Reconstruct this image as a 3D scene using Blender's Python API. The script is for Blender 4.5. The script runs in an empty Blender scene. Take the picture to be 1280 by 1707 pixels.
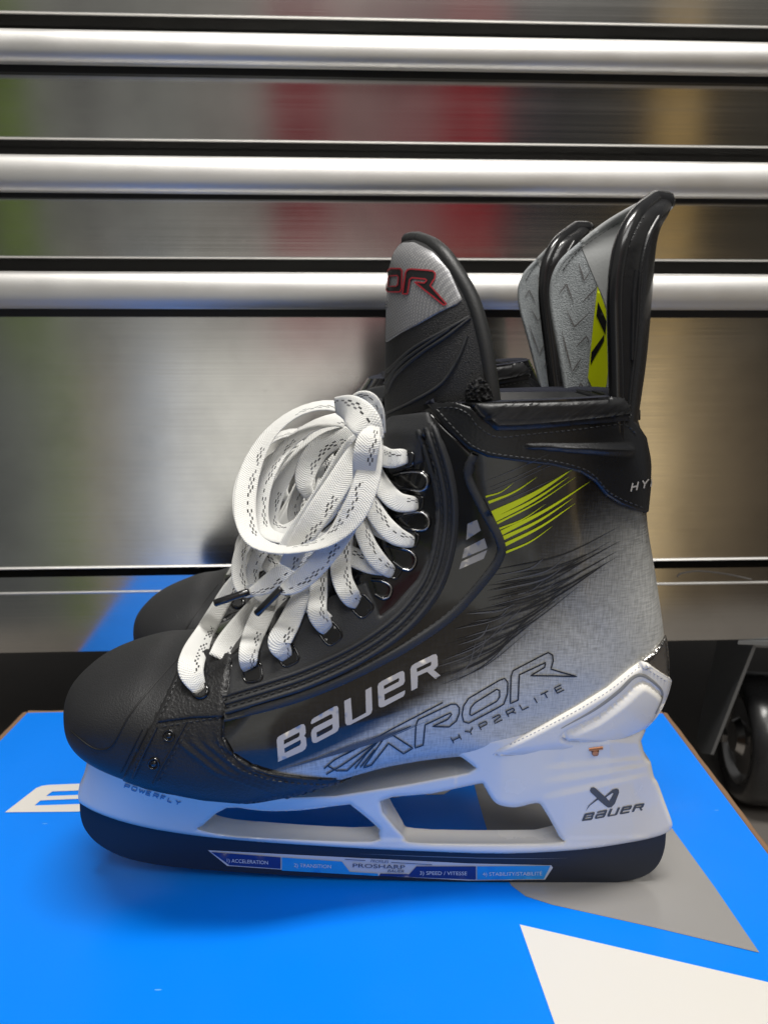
import bpy, bmesh, math, random
from mathutils import Vector, Matrix
from mathutils.bvhtree import BVHTree
from mathutils.geometry import delaunay_2d_cdt
random.seed(7)
S = bpy.context.scene
COL = S.collection

# ------------------------------------------------------------------ camera
F, CX, CY = 1300.0, 640.0, 853.5
PITCH = math.atan2(282, F)
cp, sp = math.cos(PITCH), math.sin(PITCH)
Y0 = 0.350                                   # mid plane of the near skate

def ray(px, py):
    a, b = (px - CX) / F, (CY - py) / F
    return Vector((a, cp + b * sp, -sp + b * cp))
_d = ray(640, 1469)
H = -(_d.z / _d.y) * (Y0 - 0.001)
CAM = Vector((0, 0, H))
def onY(px, py, Y):
    d = ray(px, py); return CAM + d * (Y / d.y)
def onZ(px, py, z=0.0):
    d = ray(px, py); return CAM + d * ((z - H) / d.z)
def proj(P):
    r = P - CAM
    zc = r.y * cp - r.z * sp
    return (CX + F * r.x / zc, CY - F * (r.y * sp + r.z * cp) / zc)

cam = bpy.data.cameras.new('camera'); co = bpy.data.objects.new('camera', cam); COL.objects.link(co)
co.location = CAM; co.rotation_euler = (math.radians(90) - PITCH, 0, 0)
cam.sensor_fit = 'VERTICAL'; cam.sensor_height = 36; cam.lens = 36 * F / 1707
cam.clip_start = 0.01; cam.clip_end = 60
cam.dof.use_dof = True; cam.dof.focus_distance = 0.375; cam.dof.aperture_fstop = 13
S.camera = co
S.view_settings.view_transform = 'Standard'; S.view_settings.look = 'None'
S.view_settings.exposure = 0.0; S.view_settings.gamma = 1

S.cycles.caustics_reflective = False; S.cycles.caustics_refractive = False
def s2l(c):
    return tuple((v/255/12.92 if v/255 <= .04045 else ((v/255+.055)/1.055)**2.4) for v in c)

CABR = math.radians(2.75)                    # cabinet turned against the picture plane
BOXR = math.radians(4.1)
CABN = Vector((math.sin(CABR), -math.cos(CABR), 0))

# ------------------------------------------------------------------ world: dim garage seen only as light and reflection
W = bpy.data.worlds.new('World'); S.world = W; W.use_nodes = True
nt = W.node_tree; N = nt.nodes; L = nt.links; N.clear()
def nd(nt, t, **kw):
    n = nt.nodes.new(t)
    for k, v in kw.items(): setattr(n, k, v)
    return n
def mth(nt, op, a, b=None, c=None, clamp=False):
    n = nt.nodes.new('ShaderNodeMath'); n.operation = op; n.use_clamp = clamp
    for i, v in enumerate((a, b, c)):
        if v is None: continue
        if isinstance(v, (int, float)): n.inputs[i].default_value = v
        else: nt.links.new(v, n.inputs[i])
    return n.outputs[0]
def mixc(nt, f, a, b):
    n = nt.nodes.new('ShaderNodeMix'); n.data_type = 'RGBA'
    for i, v in ((0, f), (6, a), (7, b)):
        if isinstance(v, (int, float)): n.inputs[i].default_value = v
        elif isinstance(v, tuple): n.inputs[i].default_value = (*v[:3], 1)
        else: nt.links.new(v, n.inputs[i])
    return n.outputs[2]
def sstep(nt, x, lo, hi):
    n = nt.nodes.new('ShaderNodeMapRange'); n.interpolation_type = 'SMOOTHSTEP'; n.clamp = True
    nt.links.new(x, n.inputs[0]); n.inputs[1].default_value = lo; n.inputs[2].default_value = hi
    return n.outputs[0]
def refl_u(px, py=571):
    d = ray(px, py); r = d - 2 * d.dot(CABN) * CABN
    return r.x / -r.y
tc = nd(nt, 'ShaderNodeTexCoord'); sx = nd(nt, 'ShaderNodeSeparateXYZ'); L.new(tc.outputs['Generated'], sx.inputs[0])
X, Y, Z = sx.outputs
ay = mth(nt, 'MAXIMUM', mth(nt, 'ABSOLUTE', Y), 0.02)
u = mth(nt, 'DIVIDE', X, ay); v = mth(nt, 'DIVIDE', Z, ay)
U0, U1 = refl_u(-500), refl_u(1800)
un = mth(nt, 'DIVIDE', mth(nt, 'SUBTRACT', u, U0), U1 - U0)
def band_ramp(stops):
    out = None
    n = nd(nt, 'ShaderNodeValToRGB'); cr = n.color_ramp
    k = 0
    for px, c in stops:
        p = (refl_u(px) - U0) / (U1 - U0)
        e = cr.elements[k] if k < 2 else cr.elements.new(p)
        e.position = p; e.color = (*s2l(c), 1); k += 1
    L.new(un, n.inputs[0]); return n.outputs[0]
def squares(lst):
    out = []
    for i, (a, b, c) in enumerate(lst):
        out.append((a, c)); out.append((b, c))
    return out
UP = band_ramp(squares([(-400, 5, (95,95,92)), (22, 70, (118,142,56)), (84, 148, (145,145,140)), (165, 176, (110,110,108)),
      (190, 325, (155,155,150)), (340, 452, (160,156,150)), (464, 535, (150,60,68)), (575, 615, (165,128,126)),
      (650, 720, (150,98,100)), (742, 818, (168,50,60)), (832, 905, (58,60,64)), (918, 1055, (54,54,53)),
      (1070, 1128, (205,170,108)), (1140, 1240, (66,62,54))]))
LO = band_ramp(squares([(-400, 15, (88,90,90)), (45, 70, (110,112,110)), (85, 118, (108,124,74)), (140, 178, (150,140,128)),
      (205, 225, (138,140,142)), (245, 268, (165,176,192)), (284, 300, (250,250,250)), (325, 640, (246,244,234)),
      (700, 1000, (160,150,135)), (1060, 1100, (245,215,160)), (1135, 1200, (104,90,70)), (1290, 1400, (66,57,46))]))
tv = sstep(nt, v, 0.070, 0.092)
noi = nd(nt, 'ShaderNodeTexNoise'); noi.inputs['Scale'].default_value = 5
L.new(tc.outputs['Generated'], noi.inputs[0])
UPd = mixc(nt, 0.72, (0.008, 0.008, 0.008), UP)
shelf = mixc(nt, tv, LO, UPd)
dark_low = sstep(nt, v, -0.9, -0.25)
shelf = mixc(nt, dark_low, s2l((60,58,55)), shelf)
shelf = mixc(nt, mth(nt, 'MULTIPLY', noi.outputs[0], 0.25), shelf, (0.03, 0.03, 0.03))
ceil_f = sstep(nt, v, 0.30, 0.55)
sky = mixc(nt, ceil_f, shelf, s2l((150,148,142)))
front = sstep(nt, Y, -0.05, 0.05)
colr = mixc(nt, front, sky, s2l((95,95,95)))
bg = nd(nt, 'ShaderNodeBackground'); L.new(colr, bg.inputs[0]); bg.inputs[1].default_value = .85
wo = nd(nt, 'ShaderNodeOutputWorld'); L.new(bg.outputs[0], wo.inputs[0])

def area(name, loc, target, sx_, sy_, power, col=(1, .97, .92)):
    l = bpy.data.lights.new(name, 'AREA'); l.shape = 'RECTANGLE'; l.size = sx_; l.size_y = sy_; l.energy = power; l.color = col
    o = bpy.data.objects.new(name, l); COL.objects.link(o); o.location = loc
    o.rotation_euler = (Vector(target) - Vector(loc)).to_track_quat('-Z', 'Y').to_euler()
    return o
area('ceiling_and_fill_light', (0.12, -0.02, 1.9), (0.02, 0.36, 0), 0.8, 0.26, 36)
area('ceiling_and_fill_light', (0.5, -1.3, 2.0), (0, 0.4, 0.1), 1.6, 0.8, 22, (1, .98, .95))  # added fill lamp behind the camera, brightens the faces turned to it

# ------------------------------------------------------------------ helpers
def mesh_obj(name, verts, faces, mat=None, parent=None, origin=None, smooth=True, sharp=None, uvs=None, attr=None):
    me = bpy.data.meshes.new(name)
    off = origin if origin is not None else Vector((0, 0, 0))
    me.from_pydata([tuple(Vector(p) - off) for p in verts], [], faces)
    me.update()
    if smooth:
        for p in me.polygons: p.use_smooth = True
    if sharp: me.set_sharp_from_angle(angle=math.radians(sharp))
    if uvs:
        l = me.uv_layers.new(name='UVMap')
        for lp in me.loops: l.data[lp.index].uv = uvs[lp.vertex_index]
    if attr:
        for an, vals in attr.items():
            a = me.attributes.new(an, 'FLOAT', 'POINT')
            for i, x in enumerate(vals): a.data[i].value = x
    if mat: me.materials.append(mat)
    o = bpy.data.objects.new(name, me); COL.objects.link(o)
    if parent:
        o.parent = parent
    if origin is not None and parent is None: o.location = origin
    return o

def recalc(verts, faces):
    bm = bmesh.new()
    vs = [bm.verts.new(p) for p in verts]
    for f in faces:
        try: bm.faces.new([vs[i] for i in f])
        except ValueError: pass
    bmesh.ops.recalc_face_normals(bm, faces=bm.faces)
    bm.verts.index_update()
    out = [tuple(v.index for v in f.verts) for f in bm.faces]
    bm.free()
    return out

def crom(pts, n, closed=False):
    """Catmull-Rom through tuples of any length; n samples per span"""
    P = [tuple(p) for p in pts]; m = len(P); out = []
    spans = m if closed else m - 1
    for i in range(spans):
        if closed: p0, p1, p2, p3 = P[i-1], P[i], P[(i+1) % m], P[(i+2) % m]
        else:
            p1, p2 = P[i], P[i+1]
            p0 = P[i-1] if i > 0 else tuple(2*a-b for a, b in zip(p1, p2))
            p3 = P[i+2] if i+2 < m else tuple(2*b-a for a, b in zip(p1, p2))
        for k in range(n):
            t = k / n
            out.append(tuple(0.5*((2*b)+(-a+c)*t+(2*a-5*b+4*c-d)*t*t+(-a+3*b-3*c+d)*t**3) for a, b, c, d in zip(p0, p1, p2, p3)))
    if not closed: out.append(P[-1])
    return out

def resample(pts, step, closed=False):
    P = list(pts) + ([pts[0]] if closed else [])
    out = []
    for a, b in zip(P, P[1:]):
        l = math.dist(a[:2], b[:2]); k = max(1, int(math.ceil(l / step)))
        for i in range(k): out.append(tuple(x + (y-x)*i/k for x, y in zip(a, b)))
    if not closed: out.append(P[-1])
    return out

def inside(p, loops):
    c = False; x, y = p
    for lp in loops:
        j = len(lp) - 1
        for i in range(len(lp)):
            xi, yi = lp[i][:2]; xj, yj = lp[j][:2]
            if (yi > y) != (yj > y) and x < (xj-xi)*(y-yi)/(yj-yi)+xi: c = not c
            j = i
    return c
def bdist(p, segs):
    x, y = p; best = 1e9
    for (ax, ay, bx, by) in segs:
        dx, dy = bx-ax, by-ay; L2 = dx*dx+dy*dy
        t = 0 if L2 == 0 else max(0, min(1, ((x-ax)*dx+(y-ay)*dy)/L2))
        d = (x-ax-t*dx)**2+(y-ay-t*dy)**2
        if d < best: best = d
    return math.sqrt(best)

def tri2d(loops, step, bev=0):
    """triangulate polygon loops (even-odd) in pixel space, with inner grid; returns pts, tris, boundary distance, boundary edges"""
    loops = [resample(l, step, True) for l in loops]
    pts = []; edges = []
    for l in loops:
        b = len(pts); pts += [Vector(p[:2]) for p in l]
        edges += [(b+i, b+(i+1) % len(l)) for i in range(len(l))]
    segs = [(pts[a].x, pts[a].y, pts[b].x, pts[b].y) for a, b in edges]
    xs = [p.x for p in pts]; ys = [p.y for p in pts]
    x0, x1, y0, y1 = min(xs), max(xs), min(ys), max(ys)
    if bev > 0:
        n0 = len(pts)
        for l in loops:
            m = len(l)
            for q in range(m):
                a, b_ = l[q-1], l[(q+1) % m]; tx, ty = b_[0]-a[0], b_[1]-a[1]; ln = math.hypot(tx, ty) or 1
                for k, fr in enumerate((.07, .3, .62, 1.0)):
                    if k == 0 and bev < 3: continue
                    for sg in (1, -1):
                        x, yy = l[q][0]-ty/ln*fr*bev*sg, l[q][1]+tx/ln*fr*bev*sg
                        if inside((x, yy), loops) and bdist((x, yy), segs) > fr*bev*.93: pts.append(Vector((x, yy)))
    lim = max(step*.45, bev+step*.4 if bev > 0 else 0)
    r = 0; y = y0 + step*.5
    while y < y1:
        x = x0 + (step*.5 if r % 2 else 0)
        while x < x1:
            if inside((x, y), loops) and bdist((x, y), segs) > lim: pts.append(Vector((x, y)))
            x += step
        y += step*.87; r += 1
    ov, oe, of, *_ = delaunay_2d_cdt(pts, edges, [], 0, 1e-4)
    tris = [tuple(f) for f in of if inside(((ov[f[0]].x+ov[f[1]].x+ov[f[2]].x)/3, (ov[f[0]].y+ov[f[1]].y+ov[f[2]].y)/3), loops)]
    used = sorted({i for f in tris for i in f}); mp = {a: i for i, a in enumerate(used)}
    P = [(ov[a].x, ov[a].y) for a in used]; T = [tuple(mp[i] for i in f) for f in tris]
    D = [bdist(p, segs) for p in P]
    cnt = {}
    for f in T:
        for a, b in ((f[0], f[1]), (f[1], f[2]), (f[2], f[0])):
            k = (min(a, b), max(a, b)); cnt.setdefault(k, []).append((a, b))
    BE = [v_[0] for v_ in cnt.values() if len(v_) == 1]
    return P, T, D, BE

class Surf:
    def __init__(s, spine=None): s.v = []; s.f = []; s.t = None; s.spine = spine
    def add(s, v, f):
        b = len(s.v); s.v += [Vector(p) for p in v]; s.f += [tuple(i+b for i in q) for q in f]; s.t = None; return s
    def tree(s):
        if s.t is None: s.t = BVHTree.FromPolygons(s.v, s.f)
        return s.t
    def hit(s, px, py, back=0.02):
        d = ray(px, py).normalized()
        loc, no, i, dist = s.tree().ray_cast(CAM, d)
        if loc is None:
            best = None
            if s.spine:
                for (ax, ay), (bx_, by_) in zip(s.spine, s.spine[1:]):
                    dx, dy = bx_-ax, by_-ay; t = max(0, min(1, ((px-ax)*dx+(py-ay)*dy)/(dx*dx+dy*dy)))
                    q = (ax+t*dx, ay+t*dy); dd = math.dist(q, (px, py))
                    if best is None or dd < best[0]: best = (dd, q)
                lo, hi = 0.0, 1.0; res = None; q = best[1]
                for _ in range(11):
                    m_ = (lo+hi)/2
                    r_ = s.tree().ray_cast(CAM, ray(px+(q[0]-px)*m_, py+(q[1]-py)*m_).normalized())
                    if r_[0] is None: lo = m_
                    else: hi = m_; res = r_
                if res: 
                    loc, no = res[0], res[1]
                    if no.dot(d) > 0: no = -no
                    return loc, no
            q = onY(px, py, Y0 - back)
            loc, no, i, dist = s.tree().find_nearest(q)
            if no.y > 0: no = -no
        elif no.dot(d) > 0: no = -no
        return loc, no

def bevel_h(d, b):
    if b <= 0: return 1.0
    t = min(1, d / b); return math.sqrt(max(0, 1-(1-t)**2))

def patch(surf, loops, thick, bevel, step=5, mirror=True, sink=0.0004, add=True, hf=None):
    """slab lying on a surface; thick in metres, bevel in px"""
    P, T, D, BE = tri2d(loops, step, bevel)
    V = []
    for p, d in zip(P, D):
        q, n = surf.hit(*p)
        h = -sink + (thick + sink)*bevel_h(d, bevel)
        if hf and d > 0.5: h += hf(p, d)
        V.append(q + n*h)
    T = [f for f in T]
    # orient to the camera
    out = []
    for f in T:
        a, b, c = (V[i] for i in f)
        n = (b-a).cross(c-a)
        out.append(f if n.dot(CAM - a) > 0 else (f[0], f[2], f[1]))
    Vn, Fn = list(V), list(out)
    if add: surf.add(V, out)
    if mirror:
        b = len(Vn); Vn += [Vector((q.x, 2*Y0-q.y, q.z)) for q in V]; Fn += [tuple(i+b for i in (f[0], f[2], f[1])) for f in out]
    return Vn, Fn

def strip(surf, path, w, h, step=4, mirror=True, base=0.0, prof=None, taper=None, cyc=False, miss=True):
    """raised line following a surface; w px wide, h m high"""
    P = resample(path, step, cyc)
    n = len(P); V = []; Fc = []
    prof = prof or [(-1, 0), (-.7, .7), (0, 1), (.7, .7), (1, 0)]
    m = len(prof)
    for i, p in enumerate(P):
        a = P[i-1] if (i or cyc) else P[i]; b = P[(i+1) % n] if (i < n-1 or cyc) else P[i]
        tx, ty = b[0]-a[0], b[1]-a[1]; l = math.hypot(tx, ty) or 1; nx, ny = -ty/l, tx/l
        ww = w/2*(taper(i/(n-1)) if taper else 1)
        for (s_, hh) in prof:
            q, no = surf.hit(p[0]+nx*ww*s_, p[1]+ny*ww*s_)
            V.append(q + no*(base + h*hh))
    for i in range(n if cyc else n-1):
        for k in range(m-1):
            a = i*m+k; b = ((i+1) % n)*m+k
            Fc.append((a, a+1, b+1, b))
    if Fc:
        f = Fc[len(Fc)//2]; a, b, c = (V[i] for i in f[:3])
        if (b-a).cross(c-a).dot(CAM-a) < 0: Fc = [tuple(reversed(f)) for f in Fc]
    if mirror:
        b = len(V); V += [Vector((q.x, 2*Y0-q.y, q.z)) for q in V]; Fc += [tuple(i+b for i in reversed(f)) for f in Fc]
    return V, Fc
FLAT = [(-1, 1), (1, 1)]
def join(*parts):
    V, Fc = [], []
    for v_, f_ in parts:
        b = len(V); V += list(v_); Fc += [tuple(i+b for i in q) for q in f_]
    return V, Fc
def stitches(surf, path, seg=8, gap=5, w=2.6, h=0.0006, mirror=False, base=0.0):
    P = resample(path, 1.0); acc = []; i = 0
    while i + seg < len(P):
        sl = P[i:i+seg+1:max(1, seg//2)]
        acc.append(strip(surf, sl, w, h, 20, mirror, base, [(-1, 0), (-.5, .9), (.5, .9), (1, 0)], lambda t: .45+.55*math.sin(math.pi*max(.08, min(.92, t)))))
        i += seg + gap
    return join(*acc)
def decal(surf, loops, h=0.00025, step=7, mirror=False):
    return patch(surf, loops, h, 0, step, mirror, 0, False)
def offs(path, d):
    out = []
    for i, p in enumerate(path):
        a = path[max(0, i-1)]; b = path[min(len(path)-1, i+1)]
        tx, ty = b[0]-a[0], b[1]-a[1]; l = math.hypot(tx, ty) or 1
        out.append((p[0]-ty/l*d, p[1]+tx/l*d))
    return out
def tube3(pts, r, seg=10, radii=None, caps=True):
    V = []; Fc = []; n = len(pts); pts = [Vector(p) for p in pts]
    up = Vector((0, 0, 1)); prevn = None
    for i, p in enumerate(pts):
        t = (pts[min(n-1, i+1)] - pts[max(0, i-1)]).normalized()
        if prevn is None:
            a = up if abs(t.dot(up)) < .9 else Vector((0, 1, 0)); nn = (a - t*a.dot(t)).normalized()
        else: nn = (prevn - t*prevn.dot(t)).normalized()
        prevn = nn; bb = t.cross(nn); rr = radii[i] if radii else r
        for k in range(seg):
            an = 2*math.pi*k/seg; V.append(p + (nn*math.cos(an)+bb*math.sin(an))*rr)
    for i in range(n-1):
        for k in range(seg):
            a = i*seg+k; b = i*seg+(k+1) % seg; Fc.append((a, b, b+seg, a+seg))
    if caps:
        Fc.append(tuple(range(seg-1, -1, -1))); Fc.append(tuple(range((n-1)*seg, n*seg)))
    return V, Fc

# ------------------------------------------------------------------ materials
def mat(name, col=(.5, .5, .5), rough=.5, metal=0, coat=0, coatr=.05, bump=None, spec=.5):
    m = bpy.data.materials.new(name); m.use_nodes = True; t = m.node_tree
    b = t.nodes['Principled BSDF']
    b.inputs['Base Color'].default_value = (*col[:3], 1); b.inputs['Roughness'].default_value = rough; b.inputs['Metallic'].default_value = metal
    b.inputs['Coat Weight'].default_value = coat; b.inputs['Coat Roughness'].default_value = coatr
    b.inputs['Specular IOR Level'].default_value = spec
    if bump:
        sc, st, dist = bump
        tcn = nd(t, 'ShaderNodeTexCoord'); nz = nd(t, 'ShaderNodeTexNoise'); nz.inputs['Scale'].default_value = sc; nz.inputs['Detail'].default_value = 4
        t.links.new(tcn.outputs['Object'], nz.inputs[0])
        bp = nd(t, 'ShaderNodeBump'); bp.inputs['Strength'].default_value = st; bp.inputs['Distance'].default_value = dist
        t.links.new(nz.outputs[0], bp.inputs['Height']); t.links.new(bp.outputs[0], b.inputs['Normal'])
        # dust and gloss variation
        n2 = nd(t, 'ShaderNodeTexNoise'); n2.inputs['Scale'].default_value = 28; n2.inputs['Detail'].default_value = 5
        t.links.new(tcn.outputs['Object'], n2.inputs[0])
        t.links.new(mth(t, 'MULTIPLY_ADD', n2.outputs[0], .22, rough-.11), b.inputs['Roughness'])
    return m
M = {}
M['toe'] = mat('toe_plastic', (.017, .0175, .019), .47, bump=(1500, .5, .0005))
M['leather'] = mat('black_leather', (.014, .014, .015), .42, bump=(900, .6, .0006))
M['rubber'] = mat('matte_rubber', (.026, .027, .029), .52, bump=(2200, .5, .0004))
M['gloss'] = mat('gloss_black', (.006, .006, .007), .14, coat=.6)
M['black_fabric'] = mat('black_fabric', (.006, .0062, .0075), .6, bump=(2500, .8, .0006))
M['collar'] = mat('collar_synthetic', (.014, .0145, .016), .42, bump=(60, .5, .003))
M['wrap'] = mat('ankle_wrap', (.009, .0095, .011), .3, bump=(900, .25, .0004))
M['thread'] = mat('thread', (.035, .036, .038), .35)
M['navy'] = mat('navy_felt', (.012, .014, .026), .9, bump=(3000, .9, .0008))
M['white_pl'] = mat('white_plastic', (.92, .86, .75), .25, coat=.3, bump=(40, .06, .002))
M['white_cup'] = mat('white_cup', (.87, .84, .78), .28, coat=.2, bump=(50, .06, .002))
M['runner'] = mat('dark_steel', (.018, .023, .036), .36, metal=.2)
M['silver_print'] = mat('silver_print', (.50, .475, .45), .42, metal=.15)
M['black_print'] = mat('black_print', (.012, .012, .013), .3)
M['grey_print'] = mat('grey_print', (.10, .10, .105), .3, metal=.3)
M['yellow'] = mat('neon_yellow', (.62, .70, .006), .35)
M['metal_edge'] = mat('eyelet_metal', (.55, .54, .53), .22, metal=1)
M['chrome_trim'] = mat('smoked_chrome', (.30, .28, .26), .16, metal=.9, bump=(220, .4, .001))
M['holder_print'] = mat('holder_print', (.07, .075, .08), .4)
M['brass'] = mat('copper_rivet', (.42, .19, .10), .35, metal=.8)
M['red'] = mat('red_print', (.33, .02, .03), .4)
M['grey_plain'] = mat('grey_vinyl', (.40, .41, .41), .5, bump=(900, .2, .0004))
M['groove'] = mat('moulded_groove', (.004, .004, .0045), .5)
M['card'] = mat('cardboard', (.23, .135, .075), .85, bump=(400, .5, .0008))

def weave_mat():
    m = mat('composite_shell', rough=.2, coat=.75, coatr=.05); t = m.node_tree; b = t.nodes['Principled BSDF']
    at = nd(t, 'ShaderNodeAttribute'); at.attribute_name = 'silver'
    tcn = nd(t, 'ShaderNodeTexCoord')
    def lin(sx_, sz_):
        mp = nd(t, 'ShaderNodeMapping'); mp.inputs['Scale'].default_value = (sx_, 60, sz_); mp.inputs['Rotation'].default_value = (0, math.radians(-4), 0)
        t.links.new(tcn.outputs['Object'], mp.inputs[0])
        nz = nd(t, 'ShaderNodeTexNoise'); nz.inputs['Scale'].default_value = 1; nz.inputs['Detail'].default_value = 2
        t.links.new(mp.outputs[0], nz.inputs[0]); return nz.outputs[0]
    w = mth(t, 'MULTIPLY', mth(t, 'SUBTRACT', mth(t, 'ADD', lin(190, 1900), lin(1900, 190)), .72), 1.7, clamp=True)
    n3 = nd(t, 'ShaderNodeTexNoise'); n3.inputs['Scale'].default_value = 22; n3.inputs['Detail'].default_value = 3
    t.links.new(tcn.outputs['Object'], n3.inputs[0])
    sil = mixc(t, w, (.42, .418, .385), (.62, .612, .57))
    sil = mixc(t, mth(t, 'MULTIPLY', n3.outputs[0], .35), sil, (.62, .62, .59))
    blk = mixc(t, sstep(t, w, .25, 1.0), (.005, .005, .006), (.013, .013, .014))
    f = mth(t, 'ADD', at.outputs['Fac'], mth(t, 'MULTIPLY', mth(t, 'SUBTRACT', w, .5), mth(t, 'MULTIPLY', at.outputs['Fac'], .35)), clamp=True)
    t.links.new(mixc(t, f, blk, sil), b.inputs['Base Color'])
    t.links.new(mth(t, 'MULTIPLY', f, .25), b.inputs['Metallic'])
    t.links.new(mth(t, 'MULTIPLY_ADD', f, .28, .15), b.inputs['Roughness'])
    t.links.new(mth(t, 'MULTIPLY_ADD', f, -.55, .75), b.inputs['Coat Weight'])
    return m
M['shell'] = weave_mat()

def felt_mat():
    m = mat('grey_felt', (.3, .32, .33), .95); t = m.node_tree; b = t.nodes['Principled BSDF']
    tcn = nd(t, 'ShaderNodeTexCoord'); nz = nd(t, 'ShaderNodeTexNoise'); nz.inputs['Scale'].default_value = 1500; nz.inputs['Detail'].default_value = 5
    t.links.new(tcn.outputs['Object'], nz.inputs[0])
    t.links.new(mixc(t, sstep(t, nz.outputs[0], .25, .75), (.24, .26, .27), (.42, .445, .46)), b.inputs['Base Color'])
    bp = nd(t, 'ShaderNodeBump'); bp.inputs['Strength'].default_value = .6; bp.inputs['Distance'].default_value = .0006
    t.links.new(nz.outputs[0], bp.inputs['Height']); t.links.new(bp.outputs[0], b.inputs['Normal'])
    return m
M['felt'] = felt_mat()

def carbon_mat():                            # silver tongue panel with printed fine scales
    m = mat('tongue_silver', (.36, .36, .37), .36, metal=.45); t = m.node_tree; b = t.nodes['Principled BSDF']
    tcn = nd(t, 'ShaderNodeTexCoord'); mp = nd(t, 'ShaderNodeMapping'); mp.inputs['Rotation'].default_value = (0, math.radians(30), 0)
    t.links.new(tcn.outputs['Object'], mp.inputs[0])
    vo = nd(t, 'ShaderNodeTexVoronoi'); vo.inputs['Scale'].default_value = 1100; vo.inputs['Randomness'].default_value = .12
    t.links.new(mp.outputs[0], vo.inputs[0])
    t.links.new(mixc(t, sstep(t, vo.outputs['Distance'], .1, .6), (.50, .50, .50), (.25, .25, .26)), b.inputs['Base Color'])
    return m
M['tongue_silver'] = carbon_mat()

def lace_mat():
    m = mat('woven_lace', (.82, .82, .79), .85); t = m.node_tree; b = t.nodes['Principled BSDF']
    uv = nd(t, 'ShaderNodeUVMap'); uv.uv_map = 'UVMap'
    sp_ = nd(t, 'ShaderNodeSeparateXYZ'); t.links.new(uv.outputs[0], sp_.inputs[0]); U_, V_ = sp_.outputs[0], sp_.outputs[1]
    # herringbone braid: u metres along, v 0..1 across
    av = mth(t, 'ABSOLUTE', mth(t, 'SUBTRACT', V_, .5))
    dg = mth(t, 'MULTIPLY_ADD', av, 9.0, mth(t, 'MULTIPLY', U_, 1900.0))
    wv = mth(t, 'SINE', mth(t, 'MULTIPLY', dg, 3.6))
    cv = mth(t, 'SINE', mth(t, 'MULTIPLY', V_, 88))
    hgt = mth(t, 'MULTIPLY_ADD', wv, .5, mth(t, 'MULTIPLY', mth(t, 'MULTIPLY', wv, cv), .5))
    tco = nd(t, 'ShaderNodeTexCoord'); nz = nd(t, 'ShaderNodeTexNoise'); nz.inputs['Scale'].default_value = 1800
    t.links.new(tco.outputs['Object'], nz.inputs[0])
    hgt = mth(t, 'MULTIPLY_ADD', nz.outputs[0], .9, hgt)
    bp = nd(t, 'ShaderNodeBump'); bp.inputs['Strength'].default_value = .6; bp.inputs['Distance'].default_value = .0004
    t.links.new(hgt, bp.inputs['Height']); t.links.new(bp.outputs[0], b.inputs['Normal'])
    # tracer dashes
    vc = mth(t, 'MULTIPLY', V_, 12.0); ci = mth(t, 'FLOOR', vc); fr = mth(t, 'FRACT', vc)
    uu = mth(t, 'FRACT', mth(t, 'ADD', mth(t, 'MULTIPLY', U_, 260.0), mth(t, 'MULTIPLY', ci, .5)))
    dash = mth(t, 'MULTIPLY', mth(t, 'LESS_THAN', uu, .46), mth(t, 'MULTIPLY', mth(t, 'GREATER_THAN', fr, .12), mth(t, 'LESS_THAN', fr, .9)))
    rng = mth(t, 'MULTIPLY', mth(t, 'GREATER_THAN', ci, 6.5), mth(t, 'LESS_THAN', ci, 9.5))
    cl = mth(t, 'GREATER_THAN', mth(t, 'SINE', mth(t, 'MULTIPLY', U_, 95.0)), -.55)
    midc = mth(t, 'COMPARE', ci, 8, .4)
    cmb = nd(t, 'ShaderNodeCombineXYZ'); t.links.new(mth(t, 'FLOOR', mth(t, 'ADD', mth(t, 'MULTIPLY', U_, 260.0), mth(t, 'MULTIPLY', ci, .5))), cmb.inputs[0]); t.links.new(ci, cmb.inputs[1])
    wn = nd(t, 'ShaderNodeTexWhiteNoise'); t.links.new(cmb.outputs[0], wn.inputs[0])
    msk = mth(t, 'MULTIPLY', mth(t, 'MULTIPLY', mth(t, 'MULTIPLY', dash, rng), cl), mth(t, 'GREATER_THAN', wn.outputs['Value'], .28))
    base = mixc(t, sstep(t, wv, -1, 1), (.78, .78, .75), (.86, .86, .83))
    dcol = mixc(t, mth(t, 'GREATER_THAN', wn.outputs['Value'], .55), (.16, .16, .17), (.012, .012, .014))
    t.links.new(mixc(t, msk, base, dcol), b.inputs['Base Color'])
    b.inputs['Subsurface Weight'].default_value = .0
    b.inputs['Sheen Weight'].default_value = .2
    return m
M['lace'] = lace_mat()

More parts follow.
